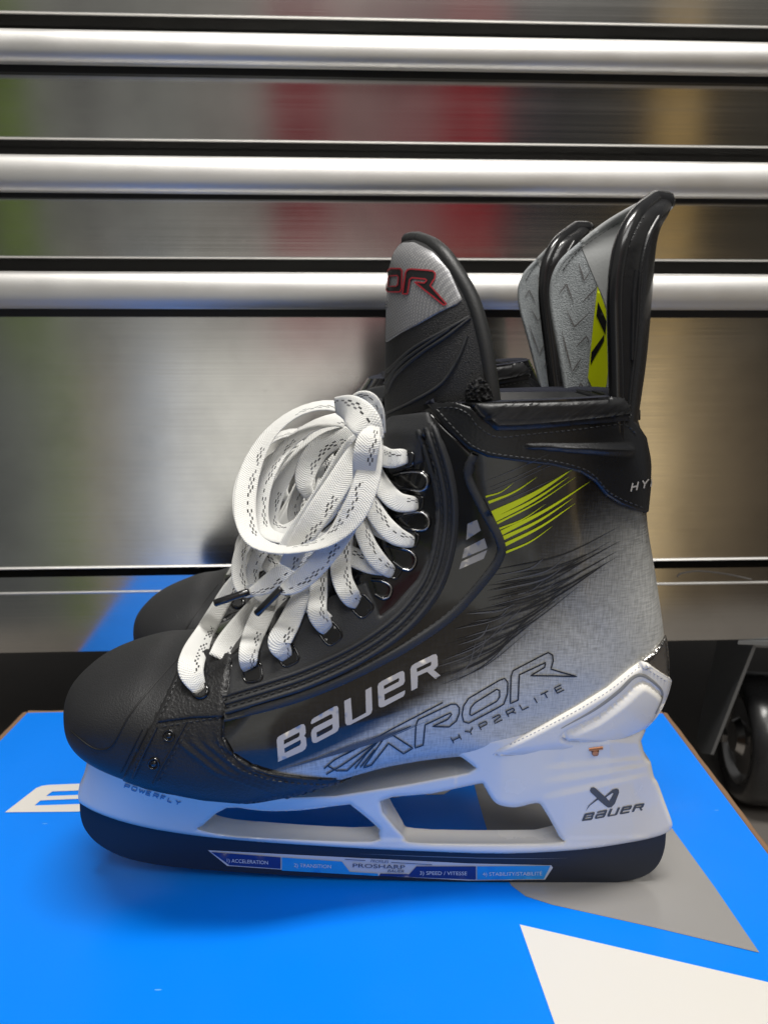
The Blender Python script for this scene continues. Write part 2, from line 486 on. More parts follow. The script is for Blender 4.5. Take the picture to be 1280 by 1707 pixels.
def steel_mat(name, rough=.2, col=(.60, .59, .57), streak=1.0):
    m = mat(name, col, rough, metal=1); t = m.node_tree; b = t.nodes['Principled BSDF']
    tcn = nd(t, 'ShaderNodeTexCoord'); mp = nd(t, 'ShaderNodeMapping'); mp.inputs['Scale'].default_value = (3, 3, 1300)
    t.links.new(tcn.outputs['Object'], mp.inputs[0])
    nz = nd(t, 'ShaderNodeTexNoise'); nz.inputs['Scale'].default_value = 1; nz.inputs['Detail'].default_value = 3
    t.links.new(mp.outputs[0], nz.inputs[0])
    bp = nd(t, 'ShaderNodeBump'); bp.inputs['Strength'].default_value = .22*streak; bp.inputs['Distance'].default_value = .00004
    t.links.new(nz.outputs[0], bp.inputs['Height'])
    n2 = nd(t, 'ShaderNodeTexNoise'); n2.inputs['Scale'].default_value = 9; n2.inputs['Detail'].default_value = 2
    t.links.new(tcn.outputs['Object'], n2.inputs[0])
    b2 = nd(t, 'ShaderNodeBump'); b2.inputs['Strength'].default_value = .12; b2.inputs['Distance'].default_value = .0012
    t.links.new(n2.outputs[0], b2.inputs['Height']); t.links.new(bp.outputs[0], b2.inputs['Normal'])
    t.links.new(b2.outputs[0], b.inputs['Normal'])
    # specks of dirt
    n3 = nd(t, 'ShaderNodeTexVoronoi'); n3.inputs['Scale'].default_value = 34
    t.links.new(tcn.outputs['Object'], n3.inputs[0])
    sp1 = mth(t, 'LESS_THAN', n3.outputs['Distance'], .035)
    n5 = nd(t, 'ShaderNodeTexNoise'); n5.inputs['Scale'].default_value = 14; n5.inputs['Detail'].default_value = 7
    t.links.new(tcn.outputs['Object'], n5.inputs[0])
    smu = mixc(t, sstep(t, n5.outputs[0], .35, .75), col, tuple(c*.80 for c in col))
    t.links.new(mixc(t, mth(t, 'MULTIPLY', sp1, .5), smu, (.75, .74, .7)), b.inputs['Base Color'])
    t.links.new(mth(t, 'MULTIPLY_ADD', nz.outputs[0], .12, rough-.06), b.inputs['Roughness'])
    b.inputs['Anisotropic'].default_value = .5; b.inputs['Anisotropic Rotation'].default_value = .25
    tg = nd(t, 'ShaderNodeTangent'); tg.direction_type = 'UV_MAP'; tg.uv_map = 'UVMap'
    t.links.new(tg.outputs[0], b.inputs['Tangent'])
    return m
M['steel'] = steel_mat('brushed_steel', .12, (.70,.69,.67))
M['steel_soft'] = steel_mat('brushed_steel_deep_drawer', .16, (.90,.89,.87))
M['alu'] = mat('satin_aluminium', (.74, .73, .71), .46, metal=.9, bump=(1500, .25, .0003))
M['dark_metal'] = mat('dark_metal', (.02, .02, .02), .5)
M['zinc'] = mat('zinc_plate', (.26, .27, .28), .36, metal=.7, bump=(60, .2, .001))
M['tyre'] = mat('caster_rubber', (.018, .018, .019), .28, bump=(120, .25, .001))
M['blue_reflect'] = mat('blue_plastic', (.02, .06, .16), .4)

def box_mat():
    m = mat('printed_blue_card', (0.0, .212, .89), .38, spec=.3); t = m.node_tree; b = t.nodes['Principled BSDF']
    tcn = nd(t, 'ShaderNodeTexCoord'); nz = nd(t, 'ShaderNodeTexNoise'); nz.inputs['Scale'].default_value = 7; nz.inputs['Detail'].default_value = 3
    t.links.new(tcn.outputs['Object'], nz.inputs[0])
    bp = nd(t, 'ShaderNodeBump'); bp.inputs['Strength'].default_value = .25; bp.inputs['Distance'].default_value = .004
    t.links.new(nz.outputs[0], bp.inputs['Height']); t.links.new(bp.outputs[0], b.inputs['Normal'])
    ns = nd(t, 'ShaderNodeTexNoise'); ns.inputs['Scale'].default_value = 16; ns.inputs['Detail'].default_value = 8; t.links.new(tcn.outputs['Object'], ns.inputs[0])
    t.links.new(mth(t, 'MULTIPLY_ADD', ns.outputs[0], .35, .2), b.inputs['Roughness'])
    vo = nd(t, 'ShaderNodeTexVoronoi'); vo.inputs['Scale'].default_value = 38
    mp = nd(t, 'ShaderNodeMapping'); mp.inputs['Scale'].default_value = (.35, 1.6, 1); t.links.new(tcn.outputs['Object'], mp.inputs[0]); t.links.new(mp.outputs[0], vo.inputs[0])
    scr = mth(t, 'MULTIPLY', mth(t, 'LESS_THAN', vo.outputs['Distance'], .022), .5)
    t.links.new(mixc(t, scr, (0.0, .212, .89), (.25, .55, .9)), b.inputs['Base Color'])
    return m
M['box_blue'] = box_mat()
M['box_grey'] = mat('box_grey_ink', (.27, .26, .25), .4, bump=(14, .1, .002))
M['box_white'] = mat('box_white_ink', (.68, .655, .61), .45, bump=(14, .1, .002))

# ================================================================== NEAR SKATE
ORG = Vector((0.0, Y0, 0.0))
skate = bpy.data.objects.new('ice_skate', None); COL.objects.link(skate); skate.location = ORG
skate.empty_display_size = .05
def sub(V, Fs):
    used = sorted({i for f in Fs for i in f}); mp = {a: i for i, a in enumerate(used)}
    return [V[a] for a in used], [tuple(mp[i] for i in f) for f in Fs], used
SPLIT = {'facing_rib','reinforcement_band','toe_strap','toe_guard','rivet','eyelet_facing','facing_flap','facing_underlay','collar_pad','collar_piping','rib_line','toe_crease','tongue_rib','guard_rib','guard_notch','thread_end','heel_trim','lining_chevron','sticker_light','sticker_dark','grey_streak_x','ankle_wrap','heel_cup'}
def components(V, Fs):
    par = list(range(len(V)))
    def fd(a):
        while par[a] != a: par[a] = par[par[a]]; a = par[a]
        return a
    for f in Fs:
        r = fd(f[0])
        for i in f[1:]: par[fd(i)] = r
    g = {}
    for f in Fs: g.setdefault(fd(f[0]), []).append(f)
    return list(g.values())
def part(name, vf, m, parent=None, **kw):
    v_, f_ = vf
    if name in SPLIT:
        cs_ = components(v_, f_)
        if 1 < len(cs_) <= 24:
            os_ = [mesh_obj(name, *sub(v_, c)[:2], m, parent or skate, ORG, **kw) for c in cs_]
            return os_[0]
    return mesh_obj(name, v_, f_, m, parent or skate, ORG, **kw)

# ---- boot body loft
ST = [((123,1192),(122,1150),.006),((129,1212),(128,1124),.016),((150,1240),(150,1095),.029),((176,1264),(176,1077),.037),((211,1284),(211,1063),.043),
      ((258,1303),(256,1052),.047),((275,1315),(280,1048),.050),((345,1327),(335,1038),.051),((420,1334),(385,1022),.051),
      ((495,1322),(430,1000),.050),((570,1300),(475,968),.047),((650,1275),(515,932),.044),((730,1260),(548,895),.041),
      ((820,1252),(575,860),.039),((920,1245),(595,825),.037),((1020,1230),(610,800),.036),((1085,1190),(620,780),.036),
      ((1113,1125),(627,762),.036),((1109,1050),(632,748),.037),((1096,960),(636,733),.038),((1080,860),(638,718),.039),
      ((1080,775),(640,707),.040),((1070,718),(648,697),.040),((1048,650),(674,664),.040)]
flat = [(b[0], b[1], t[0], t[1], w) for b, t, w in ST]
def tofix(i, r):
    fade = (0, 0, 0, 0, 0, 0, .45, .25, .1)[i] if i < 9 else 0
    f = 1-(r[4]/.4)*.97*fade
    return (640-(640-r[0])*f, r[1], 640-(640-r[2])*f, r[3], r[4])
flat = [tofix(i, r) for i, r in enumerate(flat)]
rows = crom(flat, 9)
NS = 112
def section(bp_, tp_, w, k):
    b = onY(bp_[0], bp_[1], Y0); t = onY(tp_[0], tp_[1], Y0); out = []
    nb = 3.2 - .5*k; ntp = 2.15 + .35*k
    for j in range(NS):
        a = 2*math.pi*j/NS; c, s_ = math.cos(a), math.sin(a)
        e = nb if s_ < 0 else ntp
        xx = math.copysign(abs(c)**(2/e), c); ss = math.copysign(abs(s_)**(2/e), s_)
        p = b.lerp(t, .5+.5*ss); out.append(Vector((p.x, Y0 - xx*w, p.z)))
    return out
secs = []
for i, r in enumerate(rows):
    B_, T_, w = r[0:2], r[2:4], r[4]; b, t = list(B_), list(T_); k = min(1, max(0, (i-60)/60))
    ex, ey = T_[0]-B_[0], T_[1]-B_[1]; l = math.hypot(ex, ey); ex /= l; ey /= l
    for it in range(7):
        s_ = section(b, t, w, k); pr = [proj(q) for q in s_]
        al = [(x-B_[0])*ex+(y-B_[1])*ey for x, y in pr]
        lo, hi = min(al), max(al)
        b[0] -= ex*lo*.8; b[1] -= ey*lo*.8
        t[0] -= ex*(hi-l)*.8; t[1] -= ey*(hi-l)*.8
    secs.append(section(b, t, w, k)); last = (b, t)
NR = len(secs)
BV = [p for s_ in secs for p in s_]
BF = []
for i in range(NR-1):
    for j in range(NS):
        a = i*NS+j; b = i*NS+(j+1) % NS; BF.append((a, b, b+NS, a+NS))
# front cap
cc = sum(secs[0], Vector())/NS; BV.append(cc + Vector((-.001, 0, 0))); ci_ = len(BV)-1
for j in range(NS): BF.append((ci_, (j+1) % NS, j))
body_near = Surf([(190,1190),(420,1180),(640,1120),(880,1090),(960,1080),(900,900),(870,740)]).add(BV, BF)
bpx = [proj(Vector((q.x, Y0-abs(q.y-Y0), q.z))) for q in BV]
def toe_side(p): # signed: >0 right of the toe seam
    x, y = p
    path = [(372,1000),(345,1035),(318,1075),(300,1112),(262,1190),(232,1250),(205,1310)]
    for (x1, y1), (x2, y2) in zip(path, path[1:]):
        if y <= y2 or (x2, y2) == path[-1]:
            xs_ = x1 + (x2-x1)*(y-y1)/(y2-y1); return x - xs_
    return x-205
SL = [(300,1352,8),(430,1300,8),(520,1268,8),(600,1228,10),(680,1187,14),(745,1152,26),(800,1120,46),(860,1082,75),(920,1040,105),(990,975,125),(1100,880,130)]
def silver(p):
    x, y = p; best = (1e9, 0, 1)
    for (x1, y1, w1_), (x2, y2, w2_) in zip(SL, SL[1:]):
        dx, dy = x2-x1, y2-y1; t = max(0, min(1, ((x-x1)*dx+(y-y1)*dy)/(dx*dx+dy*dy)))
        qx, qy = x1+t*dx, y1+t*dy; d = math.dist((x, y), (qx, qy))
        if d < best[0]: best = (d, (dx*(y-y1)-dy*(x-x1)), w1_+(w2_-w1_)*t)
    d = best[0]*(1 if best[1] > 0 else -1)
    k = max(0, min(1, .5+d/(2*best[2]))); return k*k*(3-2*k)
toeF, shF = [], []
for f in BF:
    c = [sum(bpx[i][k] for i in f)/len(f) for k in (0, 1)]
    (toeF if toe_side(c) < 0 else shF).append(f)
v_, f_, us = sub(BV, toeF); toe_o = part('toe_cap', (v_, f_), M['toe'])
v_, f_, us = sub(BV, shF)
shell_o = part('boot_shell', (v_, f_), M['shell'], attr={'silver': [silver(bpx[a]) for a in us]})
# foot opening lining
b, t = last
inn = []
for (bb, tt, w, dz) in (((b[0], b[1]), (t[0], t[1]), .0395, .000), ((b[0]-5, b[1]), (t[0]+8, t[1]), .0375, .0005), ((b[0]-16, b[1]), (t[0]+26, t[1]), .034, -.001),
                        ((b[0]-24, b[1]+20), (t[0]+40, t[1]+20), .030, -.004), ((b[0]-34, b[1]+140), (t[0]+60, t[1]+130), .026, -.01)):
    inn.append([q+Vector((0, 0, dz)) for q in section(bb, tt, w, 1)])
LV = [p for s_ in inn for p in s_]; LF = []
for i in range(len(inn)-1):
    for j in range(NS):
        a = i*NS+j; bq = i*NS+(j+1) % NS; LF.append((a, bq, bq+NS, a+NS))
LF.append(tuple(range((len(inn)-1)*NS, len(inn)*NS)))
part('inner_lining', (LV, LF), M['navy'])

BS = body_near                                # surface that patches stack on
# ---- lower rand (leather guard) in front
rand = [(300,1108),(262,1190),(232,1250),(203,1300),(250,1318),(340,1334),(430,1342),(520,1322),(600,1300),(540,1299),(470,1291),(420,1278),(388,1258),(372,1230),(372,1192),(389,1094),(352,1082)]
def rand_h(p, d):
    x, y = p; h = 0
    for k in range(4):                        # moulded flowing ribs
        c = 300 + k*22 + max(0, y-1235)*1.25 + max(0, y-1285)*1.6
        if 1215 < y < 1335 and x > 300: h += .0007*math.exp(-((x-c)/5)**2)*min(1, (y-1215)/30)
    return h
rp = patch(BS, [rand], .0011, 6, 4, hf=rand_h); part('toe_guard', rp, M['leather'])
# eyelet strap of the toe
strap = [(306,1100),(346,1082),(392,1092),(383,1142),(376,1196),(320,1198),(262,1206),(280,1165)]
part('toe_strap', patch(BS, [strap], .0012, 5, 4), M['leather'])
st_parts = []
st_parts.append(stitches(BS, [(383,1100),(376,1145),(369,1188)], 7, 4))
st_parts.append(stitches(BS, [(365,1196),(320,1203),(272,1211)], 7, 4))
st_parts.append(stitches(BS, [(304,1112),(283,1165),(262,1205),(240,1250),(222,1290)], 7, 4))
st_parts.append(stitches(BS, [(316,1212),(298,1242),(280,1275),(262,1308)], 7, 4))
st_parts.append(stitches(BS, crom([(366,1200),(364,1232),(380,1266),(415,1289),(470,1303),(540,1308),(580,1303)], 6), 7, 4))
part('rib_line', join(strip(BS, [(312,1203),(292,1240),(272,1275),(256,1306)], 4, .0008), strip(BS, [(262,1212),(240,1256),(222,1296)], 5, .0010),
     strip(BS, crom([(373,1200),(373,1232),(390,1260),(425,1282),(480,1295),(560,1300)], 6), 6, .0012)), M['leather'])
for (rx, ry) in ((282,1226),(257,1273)):
    ring = [(rx+9*math.cos(a), ry+9*math.sin(a)) for a in [2*math.pi*k/14 for k in range(14)]]
    ring2 = [(rx+6*math.cos(a), ry+6*math.sin(a)) for a in [2*math.pi*k/12 for k in range(12)]]
    r1 = strip(BS, ring, 3.2, .0008, 5, False, cyc=True)
    r2 = patch(BS, [ring2], .0009, 5, 3, False, add=False)
    part('rivet', join(r1, r2), M['gloss'])
# toe cap creases
part('toe_crease', join(strip(BS, crom([(118,1218),(150,1244),(172,1250),(190,1240),(215,1195),(250,1150),(300,1095)], 6), 3.5, .0005, 5, True, -.0001, taper=lambda t: .35+.65*math.sin(math.pi*min(1, max(0, t*1.1)))),
     strip(BS, [(248,1214),(210,1292)], 3, .0004), strip(BS, [(238,1216),(202,1288)], 2.4, .0004)), M['groove'])

# ---- outer reinforcement band behind the facing
band = crom([(790,757),(780,790),(800,838),(832,898),(832,930),(800,975),(752,1026),(690,1070),(630,1104),(560,1138),(480,1168),(374,1196)], 8)
base_in = [(722,686),(790,762),(782,800),(800,840),(834,900),(830,935),(800,975),(752,1026),(690,1072),(630,1104),(560,1138),(480,1168),(374,1196),(376,1150)]
gloss_area = [(715,684),(740,712),(792,760),(786,795),(806,840),(836,900),(834,932),(800,980),(752,1030),(690,1074),(630,1106),(560,1138),(480,1168),(374,1194),(384,1100),(440,1066),(500,1036),(560,992),(612,940),(640,880),(645,800),(642,740),(640,712),(650,694),(690,686)]
part('facing_underlay', patch(BS, [gloss_area], .0006, 5, 5), M['gloss'])
for q in (((779,873),(795,866),(801,884),(777,900)), ((774,914),(807,897),(812,913),(770,931)), ((769,936),(812,916),(806,931),(765,949))):
    st_parts and part('silver_slash', decal(BS, [list(q)]), M.setdefault('slash', mat('slash_print', (.28, .27, .26), .4)))
part('reinforcement_band', strip(BS, band, 15, .0016, 5, True, 0, [(-1, 0), (-.9, .8), (-.4, 1), (.4, 1), (.9, .8), (1, 0)]), M['rubber'])
# ---- eyelet facing
face = crom([(376,1192),(450,1170),(520,1147),(600,1109),(672,1062),(720,1012),(746,965),(762,900),(764,838),(755,782),(742,742)], 6)
face += [(722,700),(716,685),(655,691),(643,702),(640,722),(642,760),(648,790),(700,770),(703,728)]
face = crom([(376,1192),(450,1170),(520,1147),(600,1109),(672,1062),(720,1012),(746,965),(762,900),(764,838),(755,782),(742,742)], 6) + \
       [(722,704),(712,726),(724,780),(730,850),(720,915),(695,965),(655,1010),(634,1026),(612,968),(560,992),(545,1000),(500,1032),(440,1062),(402,1084),(388,1096)]
part('eyelet_facing', patch(BS, [face], .0016, 5, 4), M['rubber'])
top_flap = [(642,706),(652,694),(716,686),(722,706),(712,728),(704,728),(706,770),(650,792),(644,760),(640,730)]
part('facing_flap', patch(BS, [crom(top_flap[:2], 1)+top_flap[2:]], .0016, 6, 4), M['rubber'])
outer = crom([(378,1186),(450,1164),(520,1140),(600,1102),(668,1056),(714,1006),(739,960),(754,898),(756,838),(747,784),(734,742),(722,708)], 8)
rid = []
for o_ in (0, 14, 27): rid.append(strip(BS, offs(outer, -o_), 8, .0011, 5))
part('facing_rib', join(*rid), M['rubber'])
for o_ in (7, 20): st_parts.append(stitches(BS, offs(outer, -o_), 8, 6, 3, .0007))
st_parts.append(stitches(BS, crom([(792,800),(813,848),(842,905),(838,925),(805,968),(755,1018),(690,1060),(620,1095),(540,1130),(460,1160),(385,1182)], 8) and offs(crom([(790,770),(792,800),(810,845),(834,898),(834,928),(802,974),(754,1022),(692,1066),(630,1100)], 8), -8) if False else offs(band[4:70], 7), 7, 6, 3, .0007))
# lower eyelets
def rrect(cx, cy, w, h, ang, n=20):
    out = []
    for k in range(n):
        a = 2*math.pi*k/n; c, s_ = math.cos(a), math.sin(a)
        x = math.copysign(abs(c)**.55, c)*w/2; y = math.copysign(abs(s_)**.55, s_)*h/2
        out.append((cx+x*math.cos(ang)-y*math.sin(ang), cy+x*math.sin(ang)+y*math.cos(ang)))
    return out
for (ex_, ey_, an) in ((421,1120,-.15),(480,1092,-.45),(551,1056,-.65),(603,1010,-.75)):
    out = rrect(ex_, ey_, 32, 34, an)
    part('eyelet', join(strip(BS, out, 4, .0006, 4, False, cyc=True), decal(BS, [rrect(ex_, ey_, 26, 28, an)], .0003, 6, False)), M['gloss'])
ez = 3.048
def z3(l): return [(340+x/ez, 620+y/ez) for x, y in l]
loops_ = [z3([(965,525),(1010,512),(1060,505),(1110,510),(1140,540),(1135,580),(1110,600),(1060,598),(970,590)]),
          z3([(975,735),(1020,722),(1080,712),(1120,718),(1145,750),(1140,785),(1110,803),(1060,800),(985,780)]),
          z3([(930,880),(1010,900),(1050,912),(1075,945),(1070,980),(1045,1005),(1010,1000),(960,965)]),
          z3([(850,1055),(905,1062),(940,1080),(952,1105),(940,1140),(910,1152),(870,1130)])]
for lp in loops_:
    c_ = crom(lp, 5)
    o = part('lace_loop', join(strip(BS, c_, 7, .0012, 3, False), patch(BS, [lp], .0002, 3, 4, False, add=False)), M['gloss'])
    part('loop_rim', strip(BS, crom(lp[1:-1], 5), 3.0, .0006, 3, False, .0012), M['metal_edge'], o)
# dark slots between loops where laces enter
for (ex_, ey_, an) in ((676,765,.1),(692,838,.1),(684,898,.35),(655,950,.6)):
    part('eyelet', strip(BS, rrect(ex_, ey_, 26, 24, an), 4, .0007, 4, False, cyc=True), M['gloss'])
# toe eyelet ring
def ring_px(cx, cy, r, n=24): return [(cx+r*math.cos(2*math.pi*k/n), cy+r*math.sin(2*math.pi*k/n)) for k in range(n)]
part('eyelet_ring', join(strip(BS, ring_px(334,1150,13), 7, .0016, 3, False, cyc=True)), M['gloss'])

# ---- ankle wrap + collar
wrap = [(712,674),(716,670),(760,668),(788,678),(804,694),(830,710),(880,708),(960,702),(1045,695),(1060,708),(1074,730),(1082,770),(1081,815),(1077,856),
        (1050,848),(1030,840),(1008,826),(988,802),(966,788),(920,776),(860,769),(812,762),(780,748),(745,716)]
def wrap_h(p, d):
    x, y = p; c = 741 + (x-860)*.055
    if 860 < x < 1052:
        w = 10*min(1, (x-850)/160); s_ = (y-c)/w
        return .0022*max(0, 1-abs(s_))*min(1, (1054-x)/14)
    return 0
part('ankle_wrap', patch(BS, [wrap], .0018, 5, 4, hf=wrap_h), M['wrap'])
st_parts.append(stitches(BS, crom([(1070,846),(1035,832),(1012,818),(992,795),(968,780),(920,768),(860,761),(815,754),(785,741),(755,712),(728,682)], 6), 6, 4, 2.4))
st_parts.append(stitches(BS, crom([(730,680),(758,680),(780,690),(796,710),(828,728),(880,724),(960,716),(1035,708),(1060,724)], 6), 6, 4, 2.4))
coll = [(745,666),(785,676),(798,694),(826,718),(880,716),(960,709),(1046,702),(1043,676),(1032,660),(1000,656),(940,658),(850,660),(780,662)]
part('collar_pad', patch(BS, [coll], .0050, 18, 4), M['collar'])
part('collar_piping', strip(BS, crom([(712,670),(760,663),(850,658),(940,656),(1000,652),(1030,655)], 6), 7, .0025, 4), M['navy'])
cs = []
for k in range(26):
    x = 800 + k*9 + random.uniform(-3, 3); y = 702-random.uniform(0, 6)
    cs.append(strip(BS, [(x, y), (x+26, y-17), (x+50, y-30)], random.uniform(1.2, 3), .0003, 8, False, .0001, FLAT, lambda t: 1-abs(2*t-1)*.9))
part('collar_streak', join(*cs), M['black_print'])

# ---- heel trim and white heel cup
trim = [(1108,1056),(1112,1066),(1114,1090),(1121,1134),(1112,1132),(1078,1108),(1060,1110),(1066,1105),(1090,1084),(1103,1066)]
part('heel_trim', patch(BS, [trim], .0012, 4, 3), M['chrome_trim'])
st_parts2 = stitches(BS, crom([(1072,1102),(1090,1090),(1102,1074),(1110,1062)], 6), 6, 3, 5, .0010)
part('heel_trim_stitch', st_parts2, M['metal_edge'])
cup = [(812,1254),(860,1231),(900,1210),(960,1177),(1010,1146),(1048,1115),(1066,1102),(1078,1104),(1118,1132),(1122,1140),(1116,1172),(1098,1206),(1066,1230),(1020,1242),(960,1249),(880,1254)]
inner = [(935,1222),(990,1192),(1030,1162),(1056,1138),(1070,1136),(1090,1152),(1094,1166),(1080,1196),(1050,1218),(1000,1230)]
inner_c = crom(inner, 4, True)
inner_seg = [(a[0], a[1], b_[0], b_[1]) for a, b_ in zip(inner_c, inner_c[1:]+inner_c[:1])]
def cup_h(p, d):
    dd = bdist(p, inner_seg); ins = inside(p, [inner_c])
    ss = lambda x: x*x*(3-2*x)
    if ins: return .0014*ss(min(1, dd/9))
    return -.0011*ss(max(0, 1-dd/8))
part('heel_cup', patch(BS, [cup], .0028, 6, 3, hf=cup_h), M['white_cup'])
part('heel_cup_groove_shade', strip(BS, crom([(935,1214),(990,1183),(1030,1153),(1055,1129),(1074,1127),(1099,1147),(1103,1164),(1092,1190)], 6), 6, .0002, 4, False, .0001, [(-1,0),(0,1),(1,0)], lambda t: .15+.85*math.sin(math.pi*min(.9, max(.02, t)))), mat('groove_shade', (.33, .32, .29), .5))  # grey strip paints the shade lying in the cup's groove
part('heel_cup_stitch', stitches(BS, crom([(850,1241),(905,1214),(965,1182),(1015,1151),(1050,1124),(1066,1112),(1085,1120),(1110,1136)], 6), 5, 3, 1.8, .0003), mat('grey_thread', (.45, .46, .50), .6))

part('stitching', join(*st_parts), M['thread'])

# ---- side graphics
dec = []
z1 = lambda l: [(440+x/4, 1060+y/4) for x, y in l]
BAUER = [
 [[(95,838),(86,692),(92,676),(105,665),(250,588),(266,587),(275,600),(280,645),(268,666),(280,676),(285,728),(276,752),(255,768)],
  [(133,694),(236,640),(239,658),(232,672),(134,722)],[(136,748),(244,690),(247,712),(238,728),(139,778)]],
 [[(312,582),(318,560),(332,546),(470,469),(488,466),(496,480),(501,606),(492,630),(474,644),(350,710),(330,712),(320,700),(314,650),(320,625),(335,608),(457,546),(456,524),(446,520),(320,586)],
  [(350,642),(457,586),(458,612),(450,624),(353,676)]],
 [[(535,432),(578,411),(589,560),(680,510),(676,360),(716,338),(722,490),(715,513),(700,526),(572,592),(552,594),(542,578)]],
 [[(763,455),(757,335),(765,315),(785,300),(905,238),(925,233),(936,245),(938,300),(928,322),(905,336),(802,388),(804,430),(932,364),(940,362),(938,385),(928,402),(795,472),(775,475),(765,468)],
  [(798,332),(898,278),(902,292),(896,304),(800,354)]],
 [[(982,365),(975,222),(983,200),(1000,186),(1125,124),(1145,120),(1155,134),(1158,195),(1145,215),(1130,226),(1175,262),(1142,286),(1086,238),(1024,266),(1022,345)],
  [(1017,216),(1112,170),(1115,186),(1108,198),(1020,240)]]]
for g in BAUER: dec.append(decal(BS, [z1(l) for l in g], .00025, 7))
part('side_lettering', join(*dec), M['silver_print'])
# outlined word
z2 = lambda l: [(540+x/2.909, 1070+y/2.909) for x, y in l]
VAP = [([(902,297),(905,165),(915,138),(1060,62),(1085,50),(1106,62),(1110,90),(1098,130),(1150,146),(1224,166),(1100,163),(1000,162),(1068,122),(1073,98),(945,158),(940,280)], True),
       ([(668,352),(675,310),(700,272),(850,184),(875,176),(890,196),(888,250),(870,300),(840,318),(700,392),(676,385)], True),
       ([(705,350),(710,318),(730,294),(836,228),(850,234),(850,265),(836,286),(714,355)], True),
       ([(440,512),(445,402),(456,375),(615,300),(640,300),(655,318),(655,345),(640,382),(605,410),(525,408),(598,374),(618,350),(612,342),(490,400),(480,498)], True),
       ([(190,608),(292,462),(325,445),(430,513),(385,540),(312,490),(230,595)], True),
       ([(20,600),(60,622),(112,622),(185,553),(262,478)], False), ([(150,612),(205,540),(262,480)], False), ([(175,606),(245,520)], False),
       ([(0,612),(50,570),(180,500),(420,408)], False), ([(100,545),(330,420),(575,292)], False), ([(10,640),(80,600),(200,520),(300,455)], False)]
vp = []
for l, cy in VAP: vp.append(strip(BS, z2(l), 2.3, .0001, 4, False, .0003, FLAT, cyc=cy))
GL = {'H': [[(0,0),(0,1)],[(.7,0),(.7,1)],[(0,.5),(.7,.5)]], 'Y': [[(0,1),(.38,.5),(.76,1)],[(.38,.5),(.38,0)]],
      'P': [[(0,0),(0,1),(.6,1),(.7,.85),(.7,.6),(.6,.45),(0,.45)]], '2': [[(0,1),(.65,1),(.7,.6),(.05,.4),(0,0),(.7,0)]],
      'R': [[(0,0),(0,1),(.6,1),(.7,.85),(.7,.6),(.55,.45),(0,.45)],[(.4,.45),(.7,0)]], 'L': [[(0,1),(0,0),(.6,0)]], 'I': [[(.1,0),(.1,1)]],
      'T': [[(0,1),(.7,1)],[(.35,1),(.35,0)]], 'E': [[(.65,0),(0,0),(0,1),(.65,1)],[(0,.5),(.55,.5)]],
      'O': [[(0,.15),(.12,0),(.6,0),(.72,.15),(.72,.85),(.6,1),(.12,1),(0,.85),(0,.15)]], 'W': [[(0,1),(.2,0),(.42,.8),(.64,0),(.85,1)]], 'F': [[(0,0),(0,1),(.65,1)],[(0,.5),(.5,.5)]],
      'S': [[(0,0),(.7,0),(.7,.5),(0,.5),(0,1),(.7,1)]], 'A': [[(0,0),(0,.7),(.15,1),(.7,1),(.7,0)],[(0,.4),(.7,.4)]], 'U': [[(0,1),(0,0),(.7,0),(.7,1)]]}
def stroke_text(surf, s, org, bv, uv_, pitch, w, base=.0003, mirror=False, pitches=None):
    acc = []; x = 0
    for ch in s:
        for pl in GL[ch]:
            pts = [(org[0]+(x+a)*bv[0]+c*uv_[0], org[1]+(x+a)*bv[1]+c*uv_[1]) for a, c in pl]
            acc.append(strip(surf, pts, w, .0001, 3, mirror, base, FLAT))
        x += (.55 if ch == 'I' else 1.0)*pitch
    return join(*acc)
vp.append(stroke_text(BS, 'HYP2RLITE', (756,1238), (17.8,-8.6), (-4.8,-8.6), 1.28, 2.0))
part('outline_lettering', join(*vp), M['black_print'])
part('wrap_lettering', stroke_text(BS, 'HYP', (1050,819), (13,-3.2), (3,-14), 1.25, 2.2), M['silver_print'])
# neon slivers
z8 = lambda x, y: (780+x/4.267, 740+y/4.267)
yl = []
for (x, y, w, tx, ty) in ((125,374,10,325,273),(145,415,17,490,233),(175,500,44,745,175),(192,536,27,715,232),(205,563,13,768,230),(218,604,12,553,423),
                          (230,634,28,865,265),(243,671,25,743,385),(258,717,22,760,420),(268,770,14,600,582)):
    a = z8(x, y); c = z8(tx, ty); m_ = ((a[0]+c[0])/2+2, (a[1]+c[1])/2+4)
    yl.append(strip(BS, crom([a, m_, c], 6), w/4.267*1.18, .0001, 6, False, .0003, FLAT, lambda t: max(.02, (1-t)**.8)))
part('neon_streak', join(*yl), M['yellow'])
rr = random.Random(3); bl, gl = [], []
tp = lambda t: .05+.95*math.sin(math.pi*min(1, max(0, t)))**.8
for k in range(46):
    f = (k+.5)/46
    x = 838 - 110*f + rr.uniform(-28, 28); y = 948 + f*198
    xe = 1066 - 150*f + rr.uniform(-70, 12); ye = 868 + 172*f**.9 + rr.uniform(-12, 12) - (xe-1058+175*f)*.45
    m_ = (x+(xe-x)*.52, y+(ye-y)*.46 + 9)
    if f < .35: xe = min(xe, 1035)
    if k % 3 != 1: bl.append(strip(BS, crom([(x, y), m_, (xe, ye)], 8), rr.uniform(1.0, 2.8), .0001, 7, False, .00025+.00001*k, FLAT, tp))
    else: gl.append(strip(BS, crom([(x-10, y+4), (m_[0]-40, m_[1]+14), (xe-90, ye+40)], 8), rr.uniform(1.2, 3.0), .0001, 7, False, .00027+.00001*k, FLAT, tp))
for k in range(12):                           # faint dark slivers in the black top
    x = 806+rr.uniform(0, 30); y = 800+k*4+rr.uniform(-4, 4)
    gl.append(strip(BS, [(x, y), (x+50, y-20), (x+110, y-48)], rr.uniform(.8, 1.6), .0001, 7, False, .0002, FLAT, tp)) if k % 3 == 0 else None
